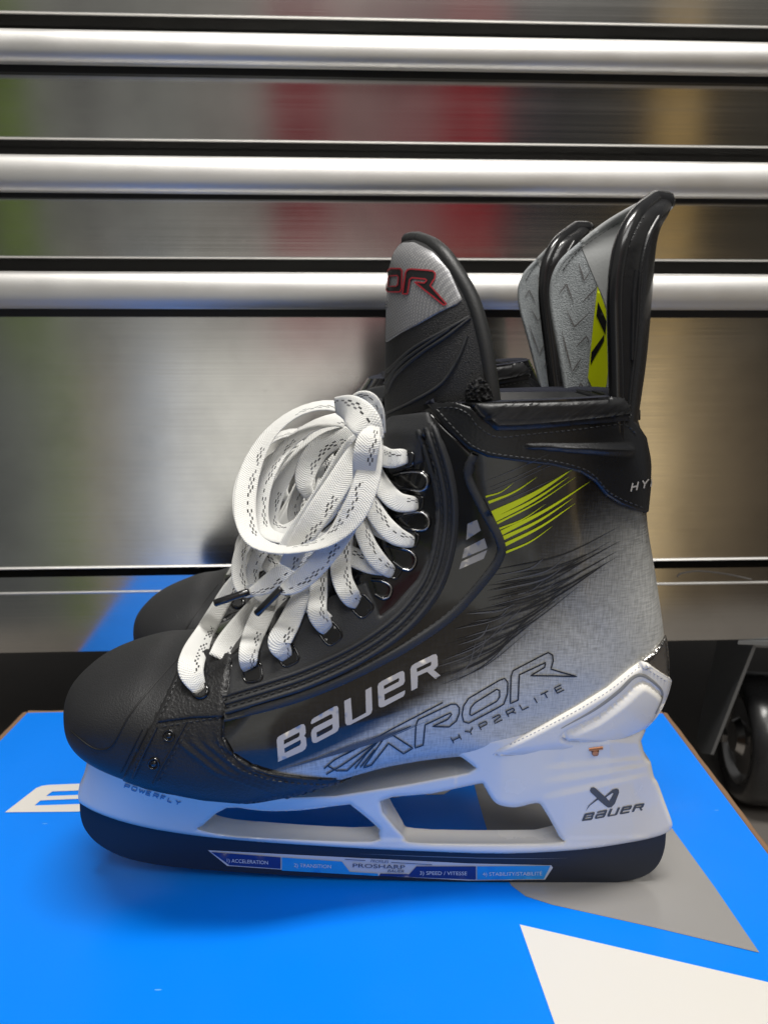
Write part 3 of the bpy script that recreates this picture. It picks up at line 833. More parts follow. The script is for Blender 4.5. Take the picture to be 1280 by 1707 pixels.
for k in range(9):                            # sweeping slivers at the front lower end
    x = 455+k*14; y = 1283-k*4
    gl.append(strip(BS, [(x, y+4), (x+70, y-18), (x+150, y-52)], rr.uniform(1, 2.5), .0001, 7, False, .00031, FLAT, tp))
part('black_streak', join(*bl), M['black_print'])
part('grey_streak', join(*gl), M['grey_print'])

# ---- tongue
fr_ = [(645,760),(641,700),(641,640),(642,575),(644,500),(650,440),(660,415),(672,402)]
ed_ = [(835,760),(830,700),(824,650),(812,575),(790,500),(752,437),(725,410),(700,399)]
wd_ = [.034,.036,.037,.036,.033,.027,.019,.008]
tr = crom([(a[0], a[1], b_[0], b_[1], w) for a, b_, w in zip(fr_, ed_, wd_)], 8)
NT = 40
def tongue_pt(r, s_, ofs=0):
    w = r[4]; a = onY(r[0], r[1], Y0); b_ = onY(r[2], r[3], Y0 - w)
    t = abs(s_)*math.pi/2; c = 1-math.cos(t)
    x = a.x+(b_.x-a.x)*c; z = a.z+(b_.z-a.z)*c
    p = Vector((x, Y0 - math.copysign(w*math.sin(t), s_), z))
    nn = Vector((-math.cos(t), -math.copysign(math.sin(t), s_)*.9, 0)).normalized()
    return p + nn*ofs
TV, TF = [], []
for r in tr:
    for j in range(NT+1): TV.append(tongue_pt(r, 1-2*j/NT))
nv = len(TV)
for r in tr:
    for j in range(NT+1): TV.append(tongue_pt(r, 1-2*j/NT, -.005))
for i in range(len(tr)-1):
    for j in range(NT):
        a = i*(NT+1)+j; TF.append((a, a+1, a+NT+2, a+NT+1)); TF.append((a+nv, a+nv+NT+1, a+nv+NT+2, a+nv+1))
TS = Surf([(700,450),(730,640)]).add(TV, TF)
tongue = part('tongue', (TV, TF), M['black_fabric'])
pip = [tongue_pt(r, .985, -.002) for r in tr] + [tongue_pt(tr[-1], s_, -.002) for s_ in (.6, .2, -.2, -.6)] + [tongue_pt(r, -.985, -.002) for r in reversed(tr)]
part('tongue_piping', tube3(pip, .0033, 10), mat('piping', (.018, .0185, .019), .45, bump=(1800, .4, .0004)), tongue)
ts_loop = [(643,572),(644,500),(649,445),(657,420),(668,405),(690,404),(722,420),(750,452),(771,500),(762,508),(735,520),(700,540),(670,555)]
part('tongue_panel', patch(TS, [ts_loop], .0005, 2, 4, False), M['tongue_silver'], tongue)
zt = lambda l: [(620+x/5.335, 380+y/5.335) for x, y in l]
O_ = zt([(136,410),(150,380),(180,362),(262,364),(278,385),(275,540),(258,570),(155,570),(136,548)])
Oi = zt([(160,430),(235,424),(246,440),(240,505),(225,520),(155,520)])
R_ = zt([(282,588),(308,400),(325,375),(350,368),(500,380),(548,388),(566,408),(562,450),(522,515),(665,680),(640,688),(385,482),(470,492),(492,470),(480,458),(365,446),(345,460),(325,588)])
part('tongue_lettering', join(decal(TS, [O_, Oi], .0004, 5), decal(TS, [R_], .0004, 5)), M['black_print'], tongue)
part('tongue_lettering_edge', join(strip(TS, O_, 2.4, .0002, 4, False, .0005, FLAT, cyc=True), strip(TS, Oi, 2.0, .0002, 4, False, .0005, FLAT, cyc=True), strip(TS, R_, 2.4, .0002, 4, False, .0005, FLAT, cyc=True)), M['red'], tongue)
part('tongue_lettering_small', stroke_text(TS, 'E', (644,513), (7,0), (0,-11), 1, 1.4, .0006), M['black_print'], tongue)
rb = [strip(TS, crom(l, 6), 6, .0010, 5, False) for l in ([(643,655),(660,625),(700,590),(745,560),(783,530)], [(643,640),(668,606),(710,575),(750,548)], [(644,690),(690,668),(735,640),(762,600),(778,560)], [(645,620),(690,580),(740,552),(782,528)])]
part('tongue_rib', join(*rb), M['rubber'], tongue)
vel = [(778,640),(800,628),(816,640),(822,664),(800,668),(776,664)]
def fz(p, d): return random.uniform(-.0008, .0014)
part('tongue_velcro', patch(TS, [vel], .0015, 2, 2.5, False, hf=fz), M['black_fabric'], tongue)

# ---- tendon guard
GN = [(1032,760),(1030,700),(1028,600),(1026,500),(1031,440),(1042,395),(1064,355),(1094,329)]
GR = [(1044,760),(1050,700),(1066,600),(1076,500),(1082,425),(1090,388),(1106,362),(1119,338)]
GF = [(958,760),(951,700),(935,600),(919,500),(930,446),(968,408),(1015,372),(1082,334)]
GW = [.034,.034,.034,.034,.033,.031,.025,.010]
gr = crom([(*a, *b_, *c, w) for a, b_, c, w in zip(GN, GR, GF, GW)], 8)
def guard_pt(r, s_, ofs=0):
    w = r[6]; n_ = onY(r[0], r[1], Y0-w); c_ = onY(r[2], r[3], Y0); f_ = onY(r[4], r[5], Y0+w)
    e = n_ if s_ > 0 else f_
    t = abs(s_)*math.pi/2; k = (1-math.cos(t))**1.0
    p = Vector((c_.x+(e.x-c_.x)*k, Y0-math.copysign(w*math.sin(t), s_), c_.z+(e.z-c_.z)*k))
    nn = Vector((math.cos(t), -math.copysign(math.sin(t), s_), 0)).normalized()
    return p - nn*ofs
NG = 40
def gsheet(ofs, s0=1.0, s1=-1.0):
    V, Fs = [], []
    for r in gr:
        for j in range(NG+1): V.append(guard_pt(r, s0+(s1-s0)*j/NG, ofs))
    for i in range(len(gr)-1):
        for j in range(NG):
            a = i*(NG+1)+j; Fs.append((a, a+1, a+NG+2, a+NG+1))
    return V, Fs
GO = gsheet(0); guard = part('tendon_guard', GO, mat('guard_plastic', (.012, .012, .013), .27, coat=.2, bump=(220, .15, .001)))
GI = gsheet(.0032); GI2 = (GI[0], [tuple(reversed(f)) for f in GI[1]])
part('guard_lining', GI2, M['felt'], guard)
# near flange rim and stitched flange
rim = [guard_pt(r, 1.0, .0016) for r in gr]
part('guard_rim', tube3(rim+[guard_pt(gr[-1], s_, .0016) for s_ in (.5, 0, -.5)], .0032, 10), mat('rim_plastic', (.012, .012, .013), .22, coat=.3), guard)
part('lining_edge', tube3([guard_pt(r, -1.0, .0018) for r in gr[:46]], .0016, 8), M['felt'], guard)
part('lining_edge_top', tube3([guard_pt(r, -1.0, .0016) for r in gr[40:]], .0018, 8), M['grey_plain'], guard)
GNS = Surf([(1045,700),(1050,400)]).add(*GO)
grs = [stitches(GNS, crom([(1040,690),(1036,600),(1034,500),(1040,440),(1054,395),(1075,358)], 6), 3, 9, 2, .0004, False)]
part('guard_stitching', join(*grs), M['thread'], guard)
part('guard_rib', join(strip(GNS, [(1052,600),(1054,500),(1060,450)], 5, .0012, 5, False), strip(GNS, crom([(1046,690),(1060,560),(1066,460),(1078,400),(1098,360)], 6), 5, .0010, 5, False)), M['wrap'], guard)
part('guard_notch', join(tube3([onY(1057,668,Y0), onY(1057,650,Y0)], .0030, 8), tube3([onY(1055,700,Y0), onY(1055,684,Y0)], .0032, 8)), M['wrap'], guard)
part('thread_end', join(tube3([onY(1116,338,Y0-.004), onY(1118,346,Y0-.004), onY(1112,352,Y0-.004)], .0007, 6), tube3([onY(1088,374,Y0-.016), onY(1098,366,Y0-.016)], .0010, 6)), M['lace'], guard)
# inner prints only on the far wing
half = gsheet(.0032, -.02, -1.0); GIS = Surf([(985,650),(975,460),(1010,400)]).add(*half)
grey_up = [(968,410),(990,394),(1015,376),(1040,360),(1052,380),(1040,420),(1030,470),(1025,560),(1013,520),(1005,495),(996,476),(984,448)]
part('lining_grey_panel', patch(GIS, [grey_up], .0003, 0, 4, False, 0, False), M['grey_plain'], guard)
yel = [(996,477),(1005,500),(1014,525),(1018,560),(1016,600),(1012,640),(1008,656),(992,656),(980,630),(984,590),(990,530)]
part('lining_yellow_panel', patch(GIS, [yel], .0005, 0, 4, False, 0, False), M['yellow'], guard)
zg = lambda l: [(850+x/4.376, 310+y/4.376) for x, y in l]
part('lining_mark', join(decal(GIS, [zg([(645,845),(708,985),(700,1085),(632,945)])], .0007, 5), decal(GIS, [zg([(690,1085),(692,1125),(590,1302),(596,1212)])], .0007, 5)), M['black_print'], guard)
chv = []
for l in ([(500,565),(540,690),(588,620)], [(355,790),(410,715),(462,850)], [(530,845),(640,735)], [(412,905),(468,1028),(578,925)], [(480,1175),(560,1095),(580,1150)], [(450,1360),(520,1255)], [(375,1060),(450,1350)], [(490,1500),(516,1435),(548,1500)]):
    chv.append(strip(GIS, zg(l), 2.2, .0001, 4, False, .0004, FLAT, lambda t: .3+.7*math.sin(math.pi*min(1, max(.0, t)))))
part('lining_chevron', join(*chv), mat('chevron', (.13, .12, .12), .9), guard)
part('lining_stitch', stitches(GIS, crom([(938,450),(950,433),(968,414),(1000,391),(1035,369)], 6), 6, 3, 1.6, .0004, False), M['thread'], guard)

# ---- blade holder
hold = [(148,1258),(141,1288),(133,1308),(131,1332),(140,1343),(170,1358),(220,1374),(290,1388),(400,1401),(560,1412),(700,1419),(840,1423),(960,1417),(1040,1406),(1090,1396),(1112,1387),
        (1120,1378),(1118,1365),(1108,1338),(1096,1305),(1090,1296),(1084,1270),(1076,1262),(1068,1235),(1064,1205),(900,1215),(760,1232),(745,1250),(770,1263),(792,1280),(780,1287),
        (680,1306),(560,1325),(440,1330),(350,1312),(250,1286)]
w1 = crom([(378,1347),(437,1352),(500,1351),(575,1342),(588,1345),(628,1378),(631,1388),(619,1401),(500,1398),(387,1391),(334,1382),(338,1376)], 3, True)
w2 = crom([(634,1336),(720,1323),(796,1307),(806,1310),(818,1330),(832,1342),(860,1346),(893,1339),(905,1348),(931,1394),(928,1403),(800,1405),(692,1403),(672,1392)], 3, True)
def hT(px, py):
    t = max(0, min(1.25, (1400-py)/130))
    if px < 420: T = .0065+.030*t**1.2*max(.15, min(1, (px-128)/130))**.6
    elif px < 760:
        T = .0065+.020*t
        k = (px-420)/340; T0 = .0065+.030*t**1.2; T = T0+(T-T0)*min(1, k*2)
    else: T = .0065+.0195*t**1.1*max(.25, min(1, (1125-px)/110))**.6
    return T
def plate(loops, Tf, bev, step, hf=None):
    P, T, D, BE = tri2d(loops, step, bev); V = []
    n = len(P)
    for p, d in zip(P, D):
        T_ = Tf(*p); e = T_ - .0028*(1-bevel_h(d, bev)) + (hf(p, d) if hf else 0)
        q = onY(p[0], p[1], Y0-e); V.append(q)
    V += [Vector((q.x, 2*Y0-q.y, q.z)) for q in V]
    Fs = []
    for f in T:
        a, b_, c = (V[i] for i in f)
        if (b_-a).cross(c-a).dot(CAM-a) < 0: f = (f[0], f[2], f[1])
        Fs.append(f); Fs.append((f[0]+n, f[2]+n, f[1]+n))
    near = [Fs[i] for i in range(0, len(Fs), 2)]
    ed = {}
    for f in near:
        for a, b_ in ((f[0], f[1]), (f[1], f[2]), (f[2], f[0])): ed[(a, b_)] = 1
    K = 6
    for (a, b_) in list(ed):
        if (b_, a) in ed: continue
        Fs.append((b_, a, a+n, b_+n))
    return V, Fs, V[:n], near
def hold_h(p, d):
    x, y = p; h = 0
    if x > 900:
        for (c0, sl, a) in ((1272,-.10,.0005),(1290,-.16,.0006),(1312,-.22,.0005)):
            dd = y-(c0+(x-980)*sl); h += 2.2*a*(1/(1+math.exp(-dd/1.5))-.5)*max(0, min(1, (x-900)/40))*max(0, min(1, (1085-x)/30))
    # long highlights ledge along the base
    if 330 < x < 1080: h += .0006*math.exp(-((y-(1404-abs(x-740)*.02))/3.0)**2)
    return h
hold = crom(hold[:22], 3)[:-1] + crom(hold[21:30], 2)[:-1] + hold[29:]
hv, hf_, hn, hnf = plate([hold, w1, w2], hT, 7, 4, hold_h)
holder = part('blade_holder', (hv, hf_), M['white_pl'], sharp=48)
HS = Surf().add(hn, hnf)
z9 = lambda l: [(900+x/5.333, 1240+y/5.333) for x, y in l]
icon = [z9([(440,410),(450,388),(475,383),(500,400),(572,465),(640,405),(672,395),(695,402),(698,430),(660,530),(630,560),(600,562),(575,545),(512,492),(440,545),(402,597),(430,545),(505,480),(445,425)]), z9([(582,472),(612,508),(650,440),(640,432)])]
b0, bx, by = Vector((95,838)), Vector((887,-473)), Vector((-9,-148))
det = bx.x*by.y-bx.y*by.x
def remap(l, org, bv, uv_):
    out = []
    for x, y in l:
        dx, dy = x-b0.x, y-b0.y
        a = (dx*by.y-dy*by.x)/det; c = (bx.x*dy-bx.y*dx)/det
        out.append((org[0]+a*bv[0]+c*uv_[0], org[1]+a*bv[1]+c*uv_[1]))
    return out
hd = [decal(HS, icon, .0003, 5)]
for g in BAUER: hd.append(decal(HS, [remap(l, (969,1368), (83,-15), (4.5,-11)) for l in g], .0003, 3))
part('holder_emblem', join(*hd), M['holder_print'], holder)
part('holder_lettering', stroke_text(HS, 'POWERFLY', (208,1312), (10.6,3.4), (2.2,-6), 1.13, 1.8, .0003), mat('faint_print', (.12, .25, .40), .4), holder)
part('holder_clip', join(strip(HS, [(981,1249),(1004,1246)], 4, .001, 4, False), patch(HS, [[(984,1249),(998,1248),(997,1258),(986,1259)]], .0012, 2, 3, False, add=False)), M['brass'], holder)

# ---- runner
run = [(133,1322),(135,1362),(146,1388),(170,1411),(210,1430),(260,1441),(320,1448),(400,1454),(520,1461),(640,1466),(800,1470),(1000,1471),(1040,1469),(1074,1460),(1096,1442),(1107,1415),(1110,1382),(1040,1390),(840,1405),(560,1398),(400,1388),(290,1372),(200,1350)]
run = crom(run[:17], 4)+run[17:]
rv, rf, rn, rnf = plate([run], lambda x, y: .0019, 0, 8)
runner = part('runner', (rv, rf), M['runner'], smooth=False)
RS = Surf().add(rn, rnf)
part('runner_highlight', strip(RS, [(600,1423),(700,1427),(800,1430),(900,1431),(945,1430)], 1.6, .0001, 8, False, .0001, FLAT, lambda t: .1+.9*math.sin(math.pi*min(1, t))), mat('highlight_grey', (.22, .21, .20), .3, metal=.6), runner)  # thin lighter strip paints a highlight along the runner
def on_run(loops): return decal(RS, loops, .00015, 12)
part('sticker_base', on_run([[(347,1417),(480,1424),(640,1432),(780,1439),(918,1442),(921,1446),(908,1466),(780,1467.5),(640,1460),(480,1450),(379,1443)]]), mat('sticker_white', (.55, .58, .64), .35), runner)
RS2 = Surf().add([q+Vector((0, -.0005, 0)) for q in rn], rnf)
part('sticker_dark', join(decal(RS2, [[(352,1420),(468,1429),(468,1448),(383,1442)]], .0001, 12), decal(RS2, [[(694,1444),(793,1444),(793,1466),(632,1460),(634,1456),(682,1457)]], .0001, 12)), mat('sticker_navy', (.012, .035, .20), .35), runner)
part('sticker_light', join(decal(RS2, [[(470,1429),(570,1436),(583,1453),(630,1456),(630,1460),(470,1451)]], .0001, 12), decal(RS2, [[(795,1444),(917,1443),(906,1465),(795,1466)]], .0001, 12)), mat('sticker_cyan', (.02, .30, .75), .35), runner)
RS3 = Surf().add([q+Vector((0, -.0009, 0)) for q in rn], rnf)
def font_text(s, org, bv, uv_, width, surf, shear=0):
    cu = bpy.data.curves.new('t', 'FONT'); cu.body = s; cu.resolution_u = 3
    o = bpy.data.objects.new('t', cu); COL.objects.link(o)
    dg = bpy.context.evaluated_depsgraph_get(); me = o.evaluated_get(dg).to_mesh()
    vs = [v.co.copy() for v in me.vertices]; fs = [tuple(p.vertices) for p in me.polygons]
    o.evaluated_get(dg).to_mesh_clear(); bpy.data.objects.remove(o); bpy.data.curves.remove(cu)
    x1 = max(v.x for v in vs); V = []
    for v in vs:
        a = v.x/x1*width + v.y*shear; c = v.y/.7
        q, n = surf.hit(org[0]+a*bv[0]+c*uv_[0], org[1]+a*bv[1]+c*uv_[1]); V.append(q+n*.0001)
    return V, fs
tx = [font_text('1) ACCELERATION', (377,1437), (1,.055), (0,-6), 70, RS3), font_text('2) TRANSITION', (490,1445), (1,.04), (0,-6), 62, RS3),
      font_text('3) SPEED / VITESSE', (699,1458), (1,.01), (0,-6), 79, RS3), font_text('4) STABILITY/STABILITÉ', (804,1460), (1,-.01), (0,-6), 99, RS3)]
part('sticker_text', join(*tx), mat('sticker_letters', (.62, .68, .78), .5), runner)
tx = [font_text('PROFILES', (617,1437), (1,.05), (0,-4.5), 30, RS3, 2), font_text('PROSHARP', (587,1445.5), (1,.035), (0,-6.5), 88, RS3), font_text('BAUER', (645,1453.5), (1,.03), (0,-4.5), 28, RS3, 3),
      strip(RS3, [(575,1432),(609,1434)], 1, .0001, 6, False, .0001, FLAT), strip(RS3, [(652,1437),(720,1441)], 1, .0001, 6, False, .0001, FLAT)]
part('sticker_dark_text', join(*tx), mat('sticker_ink', (.05, .05, .08), .5), runner)

# ---- laces
def ribbon(ctrl, thick=.0015, rel='y', n=9, taper_end=False):
    """ctrl: (px, py, y or standoff in mm, width px, roll deg); rel 'y' = mm from the mid plane, 's' = mm in front of the boot"""
    P = crom(ctrl, n); V, Fs, UV = [], [], []
    pos = []; 
    lastd = None
    for c in P:
        if rel == 'y': p = onY(c[0], c[1], Y0 + c[2]/1000)
        else:
            d = ray(c[0], c[1]).normalized(); loc, no, i_, dist = BS.tree().ray_cast(CAM, d)
            if loc is None: p = onY(c[0], c[1], (lastd if lastd is not None else Y0-.01))
            else: p = loc - d*(c[2]/1000); lastd = p.y
        pos.append(p)
    # smooth depth jumps
    if rel == 's':
        ys = [(q-CAM).length for q in pos]
        for _ in range(6): ys = [ys[0]]+[(ys[i-1]+2*ys[i]+ys[i+1])/4 for i in range(1, len(ys)-1)]+[ys[-1]]
        pos = [CAM+(q-CAM).normalized()*y for q, y in zip(pos, ys)]
    u_ = 0; K = 16; nn = len(pos); shift = random.uniform(0, .1)
    for i, p in enumerate(pos):
        t = (pos[min(nn-1, i+1)]-pos[max(0, i-1)]).normalized()
        if i: u_ += (p-pos[i-1]).length
        vw = (p-CAM).normalized(); sd = t.cross(vw).normalized(); c = P[i]
        ro = math.radians(c[4]); 
        wdir = Matrix.Rotation(ro, 3, t) @ sd; ndir = t.cross(wdir).normalized()
        zc = (p-CAM).length; w = c[3]*zc/F/2*.95
        wob = .00025*math.sin(u_*800+i)
        for k in range(K):
            a = 2*math.pi*k/K; ca, sa = math.cos(a), math.sin(a)
            xx = math.copysign(abs(ca)**.8, ca); yy = math.copysign(abs(sa)**.75, sa)
            V.append(p + wdir*(w*xx) + ndir*(thick/2*yy + .12*w*(xx*xx-.5)*.5 + wob*.3))
            UV.append((u_+shift, .5+.5*xx))
    for i in range(nn-1):
        for k in range(K):
            a = i*K+k; b_ = i*K+(k+1) % K; Fs.append((a, b_, b_+K, a+K))
    Fs.append(tuple(range(K-1, -1, -1))); Fs.append(tuple(range((nn-1)*K, nn*K)))
    return V, Fs, UV
rs = []
def R(*c, rel='s', th=.0019): rs.append(ribbon(list(c), th, rel))
# under-crossings
R((470,975,5,36,0),(425,1022,4,44,0),(385,1070,3,46,0),(368,1100,-1,44,0))
R((440,930,4,30,0),(495,985,5,30,0),(545,1036,2,26,0))
R((505,890,6,34,0),(560,915,6,34,0),(610,938,5,34,0),(640,948,2,26,0))
R((560,820,6,34,0),(610,865,6,34,0),(650,890,5,30,0),(668,900,3,22,0))
R((590,765,6,34,0),(625,805,6,34,0),(655,832,5,28,0))
# visible rising segments into the eyelets
R((402,962,9,28,0),(383,985,9,28,0),(366,1012,8,29,10),(345,1050,8,34,10),(324,1090,9,42,0),(319,1118,8,42,0),(331,1146,1.5,26,0),(338,1158,-4,12,0))
R((485,975,11,34,0),(448,1010,10,38,0),(428,1045,8,38,0),(416,1080,8,34,0),(414,1104,5,30,0),(417,1118,-3,20,0))
R((520,960,12,30,0),(500,1000,10,33,10),(481,1040,8,38,0),(466,1070,8,40,0),(474,1090,3,28,0),(480,1102,-4,14,0))
R((542,915,12,26,0),(534,950,11,28,12),(531,990,9,31,0),(529,1020,8,34,0),(540,1042,4,30,0),(550,1054,-4,16,0))
R((578,850,13,30,0),(573,900,11,34,0),(568,940,9,36,0),(572,970,9,36,0),(586,996,6,34,0),(600,1006,-3,20,0))
R((592,830,12,26,0),(600,870,10,28,0),(612,905,9,30,0),(628,932,7,32,0),(647,950,3,26,0),(660,956,-4,14,0))
R((600,800,13,30,0),(618,840,11,32,0),(636,870,9,34,0),(658,892,7,34,0),(682,902,3,24,0),(692,904,-4,12,0))
R((605,750,13,30,0),(622,785,11,32,0),(640,815,9,34,0),(662,836,7,34,0),(688,840,3,27,0),(698,840,-4,14,0))
R((600,730,13,30,0),(625,752,12,34,0),(648,764,9,34,0),(670,762,5,29,0),(680,762,-3,20,0))
# loops of the tied bow
RY = dict(rel='y', th=.0015)
# outer loop: edge-on over the top, opening to its full face at the lower left
R((606,722,-18,30,20),(580,686,-12,34,50),(540,676,-8,34,62),(492,690,-6,34,64),(450,724,-8,36,55),(422,772,-14,38,32),(410,820,-22,38,8),(410,866,-30,38,-8),(424,900,-38,34,-35),(460,916,-44,30,-58),(508,914,-50,28,-62),(552,896,-54,34,-40),(588,858,-56,44,-12),(608,812,-54,46,0),(618,768,-50,42,5),(622,728,-44,30,0), **RY)
# inner rings fanned behind it
R((602,716,2,32,0),(566,700,2,34,45),(520,712,0,34,58),(476,746,-4,34,52),(446,794,-10,32,38),(434,846,-16,30,15),(442,884,-22,26,-20),(470,898,-28,26,-50),(510,886,-32,28,-40),(548,850,-34,32,-10),(590,770,-36,34,0), **RY)
R((598,722,8,34,0),(560,716,8,34,35),(520,738,6,34,50),(486,776,2,34,45),(462,824,-2,30,35),(452,868,-6,26,10),(470,884,-10,24,-35),(505,868,-14,28,-30),(540,830,-16,30,0),(584,760,-20,34,0), **RY)
R((596,728,16,34,0),(562,734,16,34,20),(532,762,14,34,40),(506,804,10,30,45),(490,850,6,26,30),(500,872,2,22,-20),(530,850,-2,26,0),(560,800,-8,30,0), **RY)
R((606,732,-4,34,0),(576,728,-2,36,15),(540,742,-2,40,20),(516,772,-4,42,18),(508,806,-6,36,30),(520,832,-8,24,50), **RY)
R((612,726,-22,30,0),(584,748,-26,34,-25),(556,790,-28,34,-35),(524,842,-30,34,-30),(492,890,-32,32,-15),(470,930,-34,30,0), **RY)
R((619,726,-34,32,0),(592,762,-40,40,5),(560,812,-44,44,8),(528,860,-46,44,0),(500,904,-45,38,0),(480,944,-42,32,0), **RY)
# tails
R((616,764,-46,38,0),(602,822,-50,42,5),(578,872,-52,42,10),(548,918,-50,38,0),(520,950,-48,38,-10),(494,972,-47,34,0),(474,982,-46,22,10),(466,984,-46,12,0), **RY)
R((566,884,-32,34,0),(530,912,-36,36,-15),(486,944,-38,36,-10),(446,974,-40,32,0),(416,988,-40,13,0), **RY)
R((428,886,-14,26,25),(404,916,-20,26,30),(398,952,-26,26,20),(408,984,-32,24,-10),(436,978,-38,22,0), **RY)
R((452,900,-10,24,30),(430,930,-14,26,20),(420,962,-18,24,10),(432,990,-22,22,0),(462,1000,-20,26,0), **RY)
# knot
R((560,676,-26,30,25),(586,684,-36,52,5),(608,704,-42,56,0),(622,736,-42,42,0), **RY)
R((584,678,-22,22,20),(600,664,-26,26,25),(617,666,-28,26,20),(628,686,-28,26,10),(632,722,-26,24,0), **RY)
R((624,712,-48,20,20),(616,730,-53,40,5),(609,760,-54,44,-5),(606,796,-50,38,0),(600,822,-44,26,0), **RY)
LV_, LF_, LU_ = [], [], []
for v_, f_, u_ in rs:
    b_ = len(LV_); LV_ += v_; LF_ += [tuple(i+b_ for i in q) for q in f_]; LU_ += u_
lace = part('lace', (LV_, LF_), M['lace'], uvs=LU_)
agm = mat('aglet_plastic', (.010, .010, .011), .16, coat=.4)
for (a, b_) in (((470,980,-46), (427,1024,-46)), ((416,986,-41), (357,1006,-44))):
    p, q = onY(a[0], a[1], Y0+a[2]/1000), onY(b_[0], b_[1], Y0+b_[2]/1000)
    part('aglet', tube3([p.lerp(q, t) for t in (0, .05, .3, .6, .97, 1)], .0016, 12, [.0013, .0016, .0016, .0016, .0016, .0012]), agm, lace)

# ------------------------------------------------------------------ far skate: copy of the thing and all its parts
def children(o): return [c for c in bpy.data.objects if c.parent == o]
def copy_tree(o, parent=None):
    c = o.copy(); COL.objects.link(c)
    if parent: c.parent = parent
    for ch in children(o): copy_tree(ch, c)
    return c
skate['label'] = 'nearer black and silver hockey skate, side on, with white laces tied in a bow'
skate['category'] = 'ice skate'; skate['group'] = 'pair of ice skates standing on the blue box'
far = copy_tree(skate)
far.location = ORG + Vector((-math.sin(BOXR)*.128+.010, math.cos(BOXR)*.128, 0.0035))
far.rotation_euler = (0, math.radians(-4.6), math.radians(3.0))
for ch in children(far):
    nm = ch.name.split('.')[0]
    if nm == 'lace': ch.location = Vector((-.014, .004, -.026))
    if nm == 'tongue': ch.location = Vector((.034, 0, -.006))
    if nm == 'tendon_guard':
        gm = Matrix.Rotation(math.radians(-11), 3, 'Z'); pv = Vector((.118, 0, .2))
        ch.rotation_euler = (0, 0, math.radians(-11)); ch.location = pv - gm @ pv + Vector((.026, 0, -.006))
far['label'] = 'second hockey skate standing behind, mostly hidden, only toe, collar and tendon guard showing'

# ------------------------------------------------------------------ shoe box
BR = Matrix.Rotation(BOXR, 3, 'Z')
back_l = onZ(46, 1186); back_r = onZ(1104, 1187)
bw = (back_r-back_l).length; bd = .42
ex_ = (back_r-back_l).normalized(); ey_ = Vector((-ex_.y, ex_.x, 0))
BH = .15
box = bpy.data.objects.new('skate_box', None); COL.objects.link(box)
bc = (back_l+back_r)/2 - ey_*bd/2; box.location = Vector((bc.x, bc.y, -BH))
box['label'] = 'bright blue cardboard skate box with brown edges under the skates'; box['category'] = 'box'
borg = Vector((bc.x, bc.y, -BH))
def bxp(a, b_, z): return bc + ex_*a + ey_*b_ + Vector((0, 0, z))
def bpart(name, V, Fs, m, **kw): return mesh_obj(name, V, Fs, m, box, borg, **kw)
def slab(x0, x1, y0, y1, z0, z1, fn):
    V = [fn(x, y, z) for z in (z0, z1) for y in (y0, y1) for x in (x0, x1)]
    return V, [(0,2,3,1),(4,5,7,6),(0,1,5,4),(2,6,7,3),(0,4,6,2),(1,3,7,5)]
hw, hd_ = bw/2, bd/2
V, Fs = slab(-hw+.003, hw-.003, -hd_+.003, hd_-.003, -BH, -.0032, bxp); bpart('box_body', V, Fs, M['card'], smooth=False)
# lid: gently bowed sheet
n1, n2 = 60, 50; V = []; Fs = []
rr2 = random.Random(5)
for j in range(n2+1):
    for i in range(n1+1):
        a = -hw+bw*i/n1; b_ = -hd_+bd*j/n2
        V.append(bxp(a, b_, -.0002 - .0009*(max(abs(a)/hw, 0)**10)))
for j in range(n2):
    for i in range(n1):
        a = j*(n1+1)+i; Fs.append((a, a+1, a+n1+2, a+n1+1))
bpart('box_lid', V, Fs, M['box_blue'])
def edge_strip(x0, y0, x1, y1, ox, oy):
    V, Fs = [], []; n = 60
    for k in range(n+1):
        t = k/n; a = x0+(x1-x0)*t; b_ = y0+(y1-y0)*t; j = .00010*math.sin(k*1.7)+.00008*math.sin(k*.6)
        for (o_, z) in ((0, -.0012), (.0008, -.0002), (.0032+j, -.0008+j), (.0036+j, -.0034), (.0, -.0040)):
            V.append(bxp(a+ox*o_, b_+oy*o_, z))
    for k in range(n):
        for m_ in range(4):
            q = k*5+m_; Fs.append((q, q+1, q+6, q+5))
    return V, Fs
bpart('cut_edge', *join(edge_strip(hw, -hd_, hw, hd_, 1, 0), edge_strip(-hw, hd_, -hw, -hd_, -1, 0), edge_strip(hw, hd_, -hw, hd_, 0, 1)), M['card'])
def flat_print(name, loops, m, z):
    acc = []
    for g in loops:
        P, T, D, BE = tri2d(g, 25); V = [onZ(p[0], p[1], z) for p in P]
        T = [f if (V[f[1]]-V[f[0]]).cross(V[f[2]]-V[f[0]]).z > 0 else (f[0], f[2], f[1]) for f in T]
        acc.append((V, T))
    V, Fs = join(*acc); bpart(name, V, Fs, m)
flat_print('printed_arrow', [[[(772,1225),(783,1280),(796,1330),(812,1385),(836,1448),(852,1476),(876,1494),(920,1508),(1090,1546),(1265,1588),(1190,1478),(1119,1380),(1062,1290),(1010,1225)]]], M['box_grey'], .0000)
flat_print('printed_triangle', [[[(866,1541),(1330,1649),(1500,1689),(1010,1950)]]], M['box_white'], .0000)
flat_print('printed_lettering', [[remap(l, (9,1354), (700,-29), (53,-41)) for l in g] for g in BAUER], M['box_white'], .0001)

